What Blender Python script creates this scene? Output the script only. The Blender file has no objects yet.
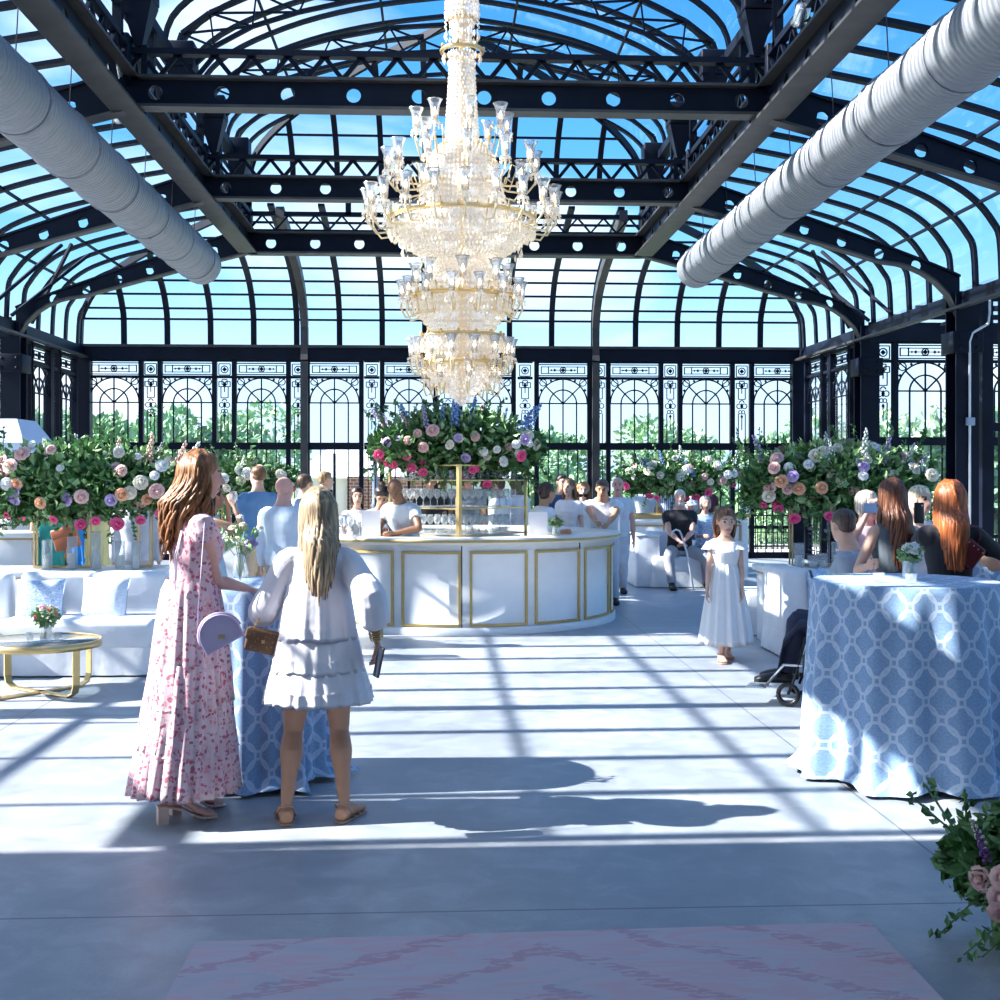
import bpy, bmesh, math, random
from mathutils import Vector, Matrix
R = math.radians
PI = math.pi
rnd = random.Random(7)
SC = bpy.context.scene
COL = SC.collection
H0 = 1.65
F = 1250.0
YAW = R(2.75)
FV = Vector((math.sin(YAW), math.cos(YAW), 0)); RV = Vector((math.cos(YAW), -math.sin(YAW), 0))
def at(px, py, d):
    p = FV*d + RV*((px-500)/F*d)
    return Vector((p.x, p.y, H0-(py-476)/F*d))
def gp(px, d):
    p = at(px, 476, d); return (p.x, p.y)
def zz(py, d): return H0-(py-476)/F*d

# ------------------------------------------------------------ materials
def mat(name, col, rough=.6, metal=0, var=.0, scale=8, bump=0, bscale=60, alpha=1, emit=None, es=0, trans=0, spec=.5, sheen=0, sub=0, coords='Object'):
    m = bpy.data.materials.new(name); m.use_nodes = True
    nt = m.node_tree; b = nt.nodes['Principled BSDF']
    b.inputs['Base Color'].default_value = (*col, 1)
    b.inputs['Roughness'].default_value = rough; b.inputs['Metallic'].default_value = metal
    b.inputs['Specular IOR Level'].default_value = spec
    if alpha < 1: b.inputs['Alpha'].default_value = alpha
    if trans: b.inputs['Transmission Weight'].default_value = trans
    if sheen: b.inputs['Sheen Weight'].default_value = sheen
    if sub:
        b.inputs['Subsurface Weight'].default_value = sub; b.inputs['Subsurface Radius'].default_value = (.01,.004,.002)
    if emit: b.inputs['Emission Color'].default_value = (*emit, 1); b.inputs['Emission Strength'].default_value = es
    tc = nt.nodes.new('ShaderNodeTexCoord')
    if var:
        n = nt.nodes.new('ShaderNodeTexNoise'); n.inputs['Scale'].default_value = scale; n.inputs['Detail'].default_value = 4
        nt.links.new(tc.outputs[coords], n.inputs['Vector'])
        r = nt.nodes.new('ShaderNodeValToRGB'); r.color_ramp.elements[0].position = .3; r.color_ramp.elements[1].position = .7
        r.color_ramp.elements[0].color = (*[max(0, c*(1-var)) for c in col], 1)
        r.color_ramp.elements[1].color = (*[min(1, c*(1+var)) for c in col], 1)
        nt.links.new(n.outputs['Fac'], r.inputs['Fac']); nt.links.new(r.outputs['Color'], b.inputs['Base Color'])
    if bump:
        n2 = nt.nodes.new('ShaderNodeTexNoise'); n2.inputs['Scale'].default_value = bscale
        nt.links.new(tc.outputs[coords], n2.inputs['Vector'])
        bp = nt.nodes.new('ShaderNodeBump'); bp.inputs['Strength'].default_value = bump; bp.inputs['Distance'].default_value = .01
        nt.links.new(n2.outputs['Fac'], bp.inputs['Height']); nt.links.new(bp.outputs['Normal'], b.inputs['Normal'])
    return m
class NT:
    def __init__(s, m): s.t = m.node_tree; s.b = s.t.nodes['Principled BSDF']
    def n(s, k, **kw):
        x = s.t.nodes.new(k)
        for a, v in kw.items(): setattr(x, a, v)
        return x
    def L(s, a, b): s.t.links.new(a, b)
    def math(s, op, a, b=None, c=None):
        x = s.n('ShaderNodeMath', operation=op)
        for i, v in enumerate((a, b, c)):
            if v is None: continue
            if isinstance(v, (int, float)): x.inputs[i].default_value = v
            else: s.L(v, x.inputs[i])
        return x.outputs[0]
    def ramp(s, f, stops, interp='LINEAR'):
        r = s.n('ShaderNodeValToRGB'); cr = r.color_ramp; cr.interpolation = interp
        while len(cr.elements) < len(stops): cr.elements.new(.5)
        for e, (p, c) in zip(cr.elements, stops): e.position = p; e.color = (*c, 1)
        s.L(f, r.inputs['Fac']); return r.outputs['Color']
    def mix(s, f, a, b, mode='MIX'):
        x = s.n('ShaderNodeMix', data_type='RGBA', blend_type=mode)
        for i, v in ((0, f), (6, a), (7, b)):
            if isinstance(v, (int, float)): x.inputs[i].default_value = v
            elif isinstance(v, tuple): x.inputs[i].default_value = (*v, 1)
            else: s.L(v, x.inputs[i])
        return x.outputs[2]
    def noise(s, vec, scale, detail=4, dist=0):
        x = s.n('ShaderNodeTexNoise'); x.inputs['Scale'].default_value = scale; x.inputs['Detail'].default_value = detail
        x.inputs['Distortion'].default_value = dist; s.L(vec, x.inputs['Vector']); return x.outputs['Fac']
def glassmat(name, tint=(.9,.97,1), gloss=.12, diff=0.0):
    m = bpy.data.materials.new(name); m.use_nodes = True; nt = m.node_tree
    for n in list(nt.nodes):
        if n.type != 'OUTPUT_MATERIAL': nt.nodes.remove(n)
    out = nt.nodes['Material Output']
    t = nt.nodes.new('ShaderNodeBsdfTransparent'); t.inputs[0].default_value = (*tint, 1)
    g = nt.nodes.new('ShaderNodeBsdfGlossy'); g.inputs['Roughness'].default_value = .05; g.inputs[0].default_value = (.9,.95,1,1)
    mx = nt.nodes.new('ShaderNodeMixShader')
    lw = nt.nodes.new('ShaderNodeLayerWeight'); lw.inputs[0].default_value = .35
    mm = nt.nodes.new('ShaderNodeMath'); mm.operation = 'MULTIPLY'; mm.inputs[1].default_value = gloss*3
    nt.links.new(lw.outputs['Fresnel'], mm.inputs[0]); nt.links.new(mm.outputs[0], mx.inputs[0])
    nt.links.new(t.outputs[0], mx.inputs[1]); nt.links.new(g.outputs[0], mx.inputs[2])
    last = mx
    if diff:
        d = nt.nodes.new('ShaderNodeBsdfDiffuse'); d.inputs[0].default_value = (1,.98,.96,1)
        m2 = nt.nodes.new('ShaderNodeMixShader'); m2.inputs[0].default_value = diff
        nt.links.new(mx.outputs[0], m2.inputs[1]); nt.links.new(d.outputs[0], m2.inputs[2]); last = m2
    nt.links.new(last.outputs[0], out.inputs['Surface']); return m

M = {}
M['iron'] = mat('navy_iron', (.004,.007,.018), .5, 0, spec=.2, var=.3, scale=3)
M['steel'] = mat('grey_flange_steel', (.06,.058,.058), .5, .3, var=.25, scale=4)
M['duct'] = mat('galvanised_duct', (.36,.37,.39), .42, .25, var=.12, scale=5)
def ductmat():
    t = NT(M['duct']); tc = t.n('ShaderNodeTexCoord'); sp = t.n('ShaderNodeSeparateXYZ'); t.L(tc.outputs['Object'], sp.inputs[0])
    f = t.math('SINE', t.math('MULTIPLY', sp.outputs[1], 2*PI/.075)); g = t.math('GREATER_THAN', f, .75)
    t.L(t.mix(t.math('MULTIPLY', g, .3), (.29,.30,.33), (.20,.21,.24)), t.b.inputs['Base Color'])
    bp = t.n('ShaderNodeBump'); bp.inputs['Strength'].default_value = .6; bp.inputs['Distance'].default_value = .02
    t.L(f, bp.inputs['Height']); t.L(bp.outputs[0], t.b.inputs['Normal'])
ductmat()
M['pane'] = glassmat('window_glass', (.93,.97,.99), .07)
M['roofpane'] = glassmat('roof_glass', (.88,.94,.98), .03)
M['glass'] = glassmat('clear_glassware', (.97,.985,.99), .09, .13)
M['shadeglass'] = glassmat('etched_shade_glass', (.985,.985,.985), .3, .22)
M['crystal'] = glassmat('cut_crystal', (.97,.95,.92), .35, .42)
M['gold'] = mat('brushed_gold', (.66,.48,.22), .3, .75, var=.1)
M['goldpaint'] = mat('gold_paint', (.50,.36,.13), .45, .2, var=.1)
M['white'] = mat('white_lacquer', (.80,.81,.83), .35, var=.03)
M['slip'] = mat('white_slipcover', (.74,.76,.80), .85, var=.05, bump=.25, bscale=14)
M['linen'] = mat('white_linen', (.78,.79,.82), .9, var=.04, bump=.2, bscale=30)
M['leaf'] = mat('leaf_green', (.085,.20,.06), .5, var=.55, scale=9)
M['leaf2'] = mat('leaf_pale', (.26,.42,.18), .5, var=.4, scale=9)
M['stem'] = mat('stem_green', (.12,.22,.06), .6)
M['tree'] = mat('tree_leaf', (.24,.40,.22), .7, var=.45, scale=.9)  # both tree greens are paled to carry outdoor haze and overexposure
M['tree2'] = mat('tree_leaf_pale', (.38,.54,.34), .7, var=.35, scale=.9)
M['bark'] = mat('bark', (.12,.08,.05), .9, var=.3)
M['bulb'] = mat('candle_bulb', (1,.9,.75), .4, emit=(1,.80,.55), es=9)
M['candle'] = mat('candle_wax', (.9,.88,.82), .5)
M['menu'] = mat('menu_card', (.92,.88,.90), .6)
M['black'] = mat('black_plastic', (.01,.01,.013), .35)
M['chrome'] = mat('chrome', (.6,.62,.65), .2, .9)
M['cloudpaint'] = mat('ceiling_plaster', (.62,.66,.74), .8, var=.05)
M['navyfab'] = mat('navy_fabric', (.02,.025,.06), .8)
def bloomcol(n, c): M[n] = mat('petal_'+n, c, .6, var=.18, scale=30, sub=0)
for n, c in dict(blush=(.80,.50,.46), peach=(.80,.42,.25), cream=(.82,.76,.62), lilac=(.50,.38,.66), pink=(.85,.10,.28), white=(.85,.84,.82), blue=(.22,.36,.72), plum=(.22,.07,.30)).items(): bloomcol('f_'+n, c)
SKIN = {}
def skinmat(k):
    cols = dict(fair=(.66,.40,.30), tan=(.52,.27,.17), pink=(.70,.38,.31), brown=(.25,.12,.07))
    if k not in SKIN: SKIN[k] = mat('skin_'+k, cols[k], .5, var=.06, scale=12, sub=.12)
    return SKIN[k]
CL = {}
def clothmat(c, name=None, bump=.35):
    k = tuple(c)
    if k not in CL: CL[k] = mat(name or 'fabric', c, .85, var=.08, scale=10, bump=bump, bscale=22, sheen=.1)
    return CL[k]
def hairmat(c):
    k = ('h',)+tuple(c)
    if k not in CL:
        m = mat('hair', c, .42, spec=.5); t = NT(m); tc = t.n('ShaderNodeTexCoord'); mp = t.n('ShaderNodeMapping')
        mp.inputs['Scale'].default_value = (60, 60, 5); t.L(tc.outputs['Object'], mp.inputs['Vector'])
        f = t.noise(mp.outputs[0], 1.0, 3, .3)
        t.L(t.ramp(f, [(.32, tuple(x*.35 for x in c)), (.52, c), (.72, tuple(min(1, x*1.9) for x in c))]), t.b.inputs['Base Color'])
        bp = t.n('ShaderNodeBump'); bp.inputs['Strength'].default_value = .5; bp.inputs['Distance'].default_value = .01
        t.L(f, bp.inputs['Height']); t.L(bp.outputs[0], t.b.inputs['Normal'])
        CL[k] = m
    return CL[k]
# ring-patterned blue table linen (UV in metres)
def tablecloth_mat():
    m = mat('blue_ring_cloth', (.2,.35,.6), .75, sheen=.2); t = NT(m)
    tc = t.n('ShaderNodeTexCoord'); sp = t.n('ShaderNodeSeparateXYZ'); t.L(tc.outputs['UV'], sp.inputs[0])
    def ring(u0, v0, cw, ch, ra, rb):
        u = t.math('SUBTRACT', t.math('FRACT', t.math('MULTIPLY_ADD', sp.outputs[0], 1/cw, u0)), .5)
        v = t.math('SUBTRACT', t.math('FRACT', t.math('MULTIPLY_ADD', sp.outputs[1], 1/ch, v0)), .5)
        d = t.math('SQRT', t.math('ADD', t.math('POWER', t.math('MULTIPLY', u, 1/ra), 2), t.math('POWER', t.math('MULTIPLY', v, 1/rb), 2)))
        return t.math('LESS_THAN', t.math('ABSOLUTE', t.math('SUBTRACT', d, 1)), .10)
    cw, ch = .17, .20
    a = ring(0, 0, cw, ch, .40, .40); b = ring(.5, .5, cw, ch, .40, .40); c = ring(.5, 0, cw, ch, .13, .10)
    f = t.math('MAXIMUM', t.math('MAXIMUM', a, b), c)
    nz = t.noise(tc.outputs['UV'], 90, 2)
    base = t.ramp(nz, [(.3, (.20,.32,.52)), (.7, (.29,.43,.64))])
    t.L(t.mix(t.math('MULTIPLY', f, .5), base, (.78,.84,.93)), t.b.inputs['Base Color'])
    return m
M['tcloth'] = tablecloth_mat()
def floral_mat():
    m = mat('blush_floral_chiffon', (.8,.6,.6), .8, sheen=.2); t = NT(m)
    tc = t.n('ShaderNodeTexCoord')
    ns = t.n('ShaderNodeTexNoise'); ns.inputs['Scale'].default_value = 30; t.L(tc.outputs['Object'], ns.inputs['Vector'])
    mx = t.n('ShaderNodeMix', data_type='VECTOR'); mx.inputs[0].default_value = .035
    t.L(tc.outputs['Object'], mx.inputs[4]); t.L(ns.outputs['Color'], mx.inputs[5])
    def vor(sc): 
        v = t.n('ShaderNodeTexVoronoi'); v.inputs['Scale'].default_value = sc; t.L(mx.outputs[1], v.inputs['Vector']); return v
    v1, v2 = vor(52), vor(30)
    base = t.ramp(t.noise(tc.outputs['Object'], 6), [(.3, (.64,.43,.50)), (.7, (.76,.60,.65))])
    z = t.n('ShaderNodeSeparateXYZ'); t.L(tc.outputs['Object'], z.inputs[0])
    sel = t.n('ShaderNodeSeparateColor'); t.L(v1.outputs['Color'], sel.inputs[0])
    c1 = t.ramp(sel.outputs[0], [(0, (.50,.06,.12)), (.35, (.70,.24,.30)), (.6, (.36,.05,.12)), (.85, (.62,.34,.40))], 'CONSTANT')
    f1 = t.math('MULTIPLY', t.math('LESS_THAN', v1.outputs['Distance'], .46), t.math('GREATER_THAN', sel.outputs[1], .24))
    f2 = t.math('MULTIPLY', t.math('LESS_THAN', v2.outputs['Distance'], .34), .55)
    x = t.mix(f2, base, (.74,.42,.46))
    t.L(t.mix(t.math('MULTIPLY', f1, .85), x, c1), t.b.inputs['Base Color'])
    return m
M['floral'] = floral_mat()
def speck(name, base, cols, sc=20, thr=.35):
    m = mat(name, base, .8); t = NT(m); tc = t.n('ShaderNodeTexCoord')
    v = t.n('ShaderNodeTexVoronoi'); v.inputs['Scale'].default_value = sc; t.L(tc.outputs['Object'], v.inputs['Vector'])
    s = t.n('ShaderNodeSeparateColor'); t.L(v.outputs['Color'], s.inputs[0])
    c = t.ramp(s.outputs[0], [(i/len(cols), q) for i, q in enumerate(cols)], 'CONSTANT')
    t.L(t.mix(t.math('LESS_THAN', v.outputs['Distance'], thr), base, c), t.b.inputs['Base Color']); return m
def fern(name, blue, white):
    m = mat(name, white, .85); t = NT(m); tc = t.n('ShaderNodeTexCoord'); mp = t.n('ShaderNodeMapping'); mp.inputs['Rotation'].default_value = (.3,.7,.4); mp.inputs['Scale'].default_value = (1,1,2.6); t.L(tc.outputs['Object'], mp.inputs['Vector'])
    f = t.noise(mp.outputs[0], 13, 5, 2.2)
    t.L(t.ramp(f, [(.42, white), (.47, blue), (.53, tuple((a+b)/2 for a,b in zip(blue,white))), (.57, white), (.64, blue)]), t.b.inputs['Base Color']); return m
M['bluewhite'] = fern('blue_botanical_print', (.16,.34,.66), (.78,.82,.88))
M['mono'] = speck('brown_monogram_canvas', (.11,.055,.03), [(.30,.19,.08),(.24,.15,.07)], 60, .22)
M['paisley'] = speck('red_floral_print', (.75,.72,.7), [(.7,.1,.2),(.2,.4,.7),(.8,.5,.3)], 14, .42)
M['stripe'] = mat('blue_striped_cotton', (.7,.75,.85), .8)
def sripe():
    t = NT(M['stripe']); tc = t.n('ShaderNodeTexCoord'); w = t.n('ShaderNodeTexWave'); w.inputs['Scale'].default_value = 9
    t.L(tc.outputs['Object'], w.inputs['Vector']); t.L(t.ramp(w.outputs['Fac'], [(.4, (.8,.82,.88)), (.6, (.15,.25,.5))]), t.b.inputs['Base Color'])
sripe()
def floor_mat():
    m = mat('polished_concrete', (.4,.42,.45), .5); t = NT(m); tc = t.n('ShaderNodeTexCoord'); o = tc.outputs['Object']
    a = t.noise(o, .7, 6, .6); b = t.noise(o, 5, 8, .8); c = t.noise(o, 70, 3)
    s = t.math('ADD', t.math('MULTIPLY', a, .5), t.math('ADD', t.math('MULTIPLY', b, .4), t.math('MULTIPLY', c, .1)))
    col = t.ramp(s, [(.30, (.20,.225,.27)), (.5, (.31,.335,.38)), (.66, (.47,.495,.53))])
    sp = t.n('ShaderNodeSeparateXYZ'); t.L(o, sp.inputs[0])
    ly = t.math('LESS_THAN', t.math('ABSOLUTE', t.math('SUBTRACT', t.math('FRACT', t.math('MULTIPLY_ADD', sp.outputs[1], .25, -.185+.5)), .5)), .0016)
    lx = t.math('LESS_THAN', t.math('ABSOLUTE', t.math('SUBTRACT', t.math('FRACT', t.math('MULTIPLY_ADD', sp.outputs[0], .2, .07)), .5)), .0012)
    t.L(t.mix(t.math('MULTIPLY', t.math('MAXIMUM', ly, lx), .7), col, (.08,.09,.11)), t.b.inputs['Base Color'])
    t.L(t.math('MULTIPLY_ADD', b, .35, .28), t.b.inputs['Roughness'])
    bp = t.n('ShaderNodeBump'); bp.inputs['Strength'].default_value = .08; t.L(b, bp.inputs['Height']); t.L(bp.outputs[0], t.b.inputs['Normal'])
    return m
M['floor'] = floor_mat()
def rug_mat():
    m = mat('faded_rose_rug', (.5,.4,.45), .95); t = NT(m); tc = t.n('ShaderNodeTexCoord'); o = tc.outputs['Object']
    mp = t.n('ShaderNodeMapping'); mp.inputs['Scale'].default_value = (1, 3.5, 1); t.L(o, mp.inputs['Vector'])
    a = t.noise(mp.outputs[0], 2.2, 8, 1.2); b = t.noise(mp.outputs[0], 14, 5, .5)
    col = t.ramp(a, [(.34, (.50,.46,.52)), (.47, (.58,.48,.53)), (.55, (.62,.42,.47)), (.63, (.57,.48,.53)), (.72, (.54,.50,.55))])
    sp = t.n('ShaderNodeSeparateXYZ'); t.L(o, sp.inputs[0])
    ax = t.math('ABSOLUTE', t.math('SUBTRACT', sp.outputs[0], .35))
    d = t.math('ADD', t.math('MULTIPLY', ax, .8), t.math('MULTIPLY', t.math('ABSOLUTE', t.math('SUBTRACT', sp.outputs[1], 3.2)), 1.0))
    lines = t.math('GREATER_THAN', t.math('SINE', t.math('MULTIPLY_ADD', a, 5, t.math('MULTIPLY', d, 16))), .72)
    lines = t.math('MULTIPLY', lines, t.math('GREATER_THAN', b, .47))
    t.L(t.mix(t.math('MULTIPLY', lines, .45), col, (.44,.20,.27)), t.b.inputs['Base Color'])
    return m
M['rug'] = rug_mat()
def brick_mat():
    m = mat('red_brick', (.3,.14,.1), .9); t = NT(m); tc = t.n('ShaderNodeTexCoord'); b = t.n('ShaderNodeTexBrick')
    b.inputs['Scale'].default_value = 3; b.inputs['Color1'].default_value = (.30,.12,.08,1); b.inputs['Color2'].default_value = (.22,.09,.07,1); b.inputs['Mortar'].default_value = (.5,.45,.4,1)
    mp = t.n('ShaderNodeMapping'); mp.inputs['Rotation'].default_value = (R(90), 0, 0)
    t.L(tc.outputs['Object'], mp.inputs['Vector']); t.L(mp.outputs[0], b.inputs['Vector']); t.L(b.outputs['Color'], t.b.inputs['Base Color']); return m
M['brick'] = brick_mat()
M['grass'] = mat('lawn', (.22,.36,.14), .9, var=.3, scale=2)
M['terrace'] = mat('pale_terrace', (.62,.60,.57), .9, var=.1, scale=2)
M['siding'] = mat('white_siding', (.82,.82,.80), .8)

# ------------------------------------------------------------ mesh building
class MB:
    def __init__(s): s.v = []; s.f = []; s.mi = []; s.uv = None; s.sm = []
    def add(s, vs, fs, mi=0, sm=False):
        b = len(s.v); s.v += [tuple(v) for v in vs]
        for f in fs: s.f.append([b+i for i in f]); s.mi.append(mi); s.sm.append(sm)
        return s
    def box(s, c, d, rz=0, mi=0, rot=None):
        hx, hy, hz = d[0]/2, d[1]/2, d[2]/2
        m = rot or Matrix.Rotation(rz, 3, 'Z'); c = Vector(c)
        vs = [c + m @ Vector((x*hx, y*hy, z*hz)) for z in (-1,1) for y in (-1,1) for x in (-1,1)]
        return s.add(vs, [(0,2,3,1),(4,5,7,6),(0,1,5,4),(2,6,7,3),(0,4,6,2),(1,3,7,5)], mi)
    def rbox(s, c, d, r=.02, rz=0, mi=0, seg=3, rot=None):
        # rounded box (superellipsoid-ish through bevel)
        bm = bmesh.new(); bmesh.ops.create_cube(bm, size=1)
        for v in bm.verts: v.co = Vector((v.co.x*d[0], v.co.y*d[1], v.co.z*d[2]))
        bmesh.ops.bevel(bm, geom=bm.edges[:], offset=min(r, min(d)*.49), segments=seg, affect='EDGES', profile=.5)
        m = rot or Matrix.Rotation(rz, 3, 'Z'); c = Vector(c); bm.verts.index_update()
        s.add([c + m @ v.co for v in bm.verts], [[v.index for v in f.verts] for f in bm.faces], mi, True); bm.free(); return s
    def bar(s, a, b, w, h=None, mi=0, up=(0,0,1)):
        a = Vector(a); b = Vector(b); h = h or w; d = (b-a)
        if d.length < 1e-6: return s
        d.normalize(); u = Vector(up)
        if abs(d.dot(u)) > .98: u = Vector((0,1,0)) if abs(d.y) < .9 else Vector((1,0,0))
        x = d.cross(u).normalized(); y = x.cross(d).normalized()
        vs = [p + x*(i*w/2) + y*(j*h/2) for p in (a, b) for i, j in ((-1,-1),(1,-1),(1,1),(-1,1))]
        return s.add(vs, [(3,2,1,0),(4,5,6,7),(0,1,5,4),(1,2,6,5),(2,3,7,6),(3,0,4,7)], mi)
    def loft(s, rings, mi=0, cap=True, sm=True, closed=True):
        n = len(rings[0]); vs = [p for r in rings for p in r]; fs = []
        for i in range(len(rings)-1):
            for j in range(n if closed else n-1):
                k = (j+1) % n; fs.append((i*n+j, i*n+k, (i+1)*n+k, (i+1)*n+j))
        if cap and closed:
            fs.append(tuple(range(n))[::-1]); fs.append(tuple((len(rings)-1)*n+j for j in range(n)))
        return s.add(vs, fs, mi, sm)
    def tube(s, pts, r, n=6, mi=0, cap=True, flat=1.0):
        pts = [Vector(p) for p in pts]; rings = []
        ref = None
        for i, p in enumerate(pts):
            a = pts[max(0, i-1)]; b = pts[min(len(pts)-1, i+1)]; d = (b-a)
            d = d.normalized() if d.length > 1e-9 else Vector((0,0,1))
            if ref is None:
                ref = Vector((1,0,0)) if abs(d.x) < .9 else Vector((0,1,0))
            x = (ref - d*ref.dot(d)).normalized(); y = d.cross(x); ref = x
            rr = r[i] if isinstance(r, (list, tuple)) else r
            rings.append([p + x*math.cos(2*PI*j/n)*rr + y*math.sin(2*PI*j/n)*rr*flat for j in range(n)])
        return s.loft(rings, mi, cap)
    def lathe(s, c, prof, n=16, mi=0, cap=False):
        c = Vector(c)
        return s.loft([[c + Vector((r*math.cos(2*PI*j/n), r*math.sin(2*PI*j/n), z)) for j in range(n)] for r, z in prof], mi, cap)
    def ell(s, c, r, n=12, m=8, mi=0, rot=None):
        c = Vector(c); rot = rot or Matrix.Identity(3); rings = []
        for i in range(m+1):
            t = PI*(i/m); t = min(max(t, .08), PI-.08)
            rings.append([c + rot @ Vector((r[0]*math.sin(t)*math.cos(2*PI*j/n), r[1]*math.sin(t)*math.sin(2*PI*j/n), -r[2]*math.cos(t))) for j in range(n)])
        return s.loft(rings, mi, True)
    def octa(s, c, r, h=None, mi=0):
        h = h or r; x, y, z = c
        return s.add([(x+r,y,z),(x,y+r,z),(x-r,y,z),(x,y-r,z),(x,y,z+h),(x,y,z-h)],
              [(0,1,4),(1,2,4),(2,3,4),(3,0,4),(1,0,5),(2,1,5),(3,2,5),(0,3,5)], mi)
    def quad(s, a, b, c, d, mi=0): return s.add([a,b,c,d], [(0,1,2,3)], mi)
    def arc(s, c, r, a0, a1, w, n=14, plane='xz', h=None, mi=0):
        c = Vector(c); ps = []
        for i in range(n+1):
            t = a0+(a1-a0)*i/n
            ps.append(c + (Vector((math.cos(t)*r, 0, math.sin(t)*r)) if plane == 'xz' else Vector((0, math.cos(t)*r, math.sin(t)*r))))
        for p, q in zip(ps, ps[1:]): s.bar(p, q, w, h or w, mi, up=(0,1,0) if plane == 'xz' else (1,0,0))
        return s
    def mesh(s, name, mats):
        me = bpy.data.meshes.new(name); me.from_pydata(s.v, [], s.f)
        for m in (mats if isinstance(mats, (list, tuple)) else [mats]): me.materials.append(m)
        me.polygons.foreach_set('material_index', s.mi); me.polygons.foreach_set('use_smooth', s.sm)
        if s.uv:
            ul = me.uv_layers.new(name='UVMap'); 
            for l in me.loops: ul.data[l.index].uv = s.uv[l.vertex_index]
        me.update(); return me
    def build(s, name, mats, parent=None, world=False):
        if parent is not None and world:
            q = parent.matrix_basis.inverted(); s.v = [tuple(q @ Vector(v)) for v in s.v]
        return link(name, s.mesh(name, mats), parent)
def link(name, me, parent=None, loc=None, rz=None):
    o = bpy.data.objects.new(name, me); COL.objects.link(o)
    if parent is not None: o.parent = parent
    if loc is not None: o.location = loc
    if rz is not None: o.rotation_euler = (0, 0, rz)
    return o
def catmull(pts, rr, k=4):
    pts = [Vector(p) for p in pts]; P_, Q = [], []; n = len(pts)
    for i in range(n-1):
        p0, p1, p2, p3 = pts[max(0,i-1)], pts[i], pts[i+1], pts[min(n-1,i+2)]
        for j in range(k):
            t = j/k; P_.append(.5*((2*p1)+(p2-p0)*t+(2*p0-5*p1+4*p2-p3)*t*t+(3*p1-p0-3*p2+p3)*t**3)); u = t*t*(3-2*t); Q.append(rr[i]+(rr[i+1]-rr[i])*u)
    P_.append(pts[-1]); Q.append(rr[-1]); return P_, Q
def tag(o, label=None, cat=None, group=None, kind=None):
    if label: o['label'] = label
    if cat: o['category'] = cat
    if group: o['group'] = group
    if kind: o['kind'] = kind
    return o
def empty(name, loc=(0,0,0), rz=0, **kw):
    o = bpy.data.objects.new(name, None); COL.objects.link(o); o.location = loc; o.rotation_euler = (0,0,rz)
    o.empty_display_size = .1
    o.matrix_basis = Matrix.Translation(loc) @ Matrix.Rotation(rz, 4, 'Z')
    return tag(o, **kw)
def copy_tree(o, parent=None, **kw):
    c = o.copy(); COL.objects.link(c)
    if parent is not None: c.parent = parent
    for ch in list(o.children): copy_tree(ch, c)
    return tag(c, **kw)
def remesh(mb, voxel, smooth=3, fac=.5):
    me = mb.mesh('tmp', []) ; o = bpy.data.objects.new('tmp', me); COL.objects.link(o)
    m = o.modifiers.new('r', 'REMESH'); m.mode = 'VOXEL'; m.voxel_size = voxel; m.use_smooth_shade = True
    if smooth:
        s = o.modifiers.new('s', 'SMOOTH'); s.iterations = smooth; s.factor = fac
    dg = bpy.context.evaluated_depsgraph_get(); dg.update()
    out = bpy.data.meshes.new_from_object(o.evaluated_get(dg))
    bpy.data.objects.remove(o); bpy.data.meshes.remove(me)
    out.materials.clear(); out.polygons.foreach_set('use_smooth', [True]*len(out.polygons))
    return out
# ------------------------------------------------------------ the glass hall
X0, HW, HI = .12, 7.15, 3.3
DW, D3, D2, D1, DZ = 24.85, 21.0, 17.1, 12.9, 8.7
YE = 5.45      # the glass roof begins here; an unseen solid roof behind it shades the foreground floor
def xw(px, Y):
    d = FV + RV*((px-500)/F); return Y*d.x/d.y
def S(name, mb, m, parent=None): 
    o = mb.build(name, m, parent)
    if parent is None: o['kind'] = 'structure'
    return o
f = MB(); f.quad((-16,-3,0),(16,-3,0),(16,25,0),(-16,25,0)); S('floor', f, M['floor'])
g = MB(); g.quad((-90,25,-.06),(90,25,-.06),(90,140,-.06),(-90,140,-.06)); g.quad((-90,-3,-.06),(-16,-3,-.06),(-16,25,-.06),(-90,25,-.06)); g.quad((16,-3,-.06),(90,-3,-.06),(90,25,-.06),(16,25,-.06))
S('lawn', g, M['grass'])
g = MB(); g.box((0,27.5,-.03),(30,4.9,.05)); S('terrace', g, M['terrace'])
# unseen solid roof, edge placed to shade the foreground floor, and back wall
c = MB(); c.box((X0, YE/2-1.6, 5.4),(24, YE+3, .2)); S('shade_ceiling', c, M['cloudpaint'])
c = MB(); c.box((X0, -3.05, 2.7),(24,.1,5.4)); S('wall_back', c, M['cloudpaint'])

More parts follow.
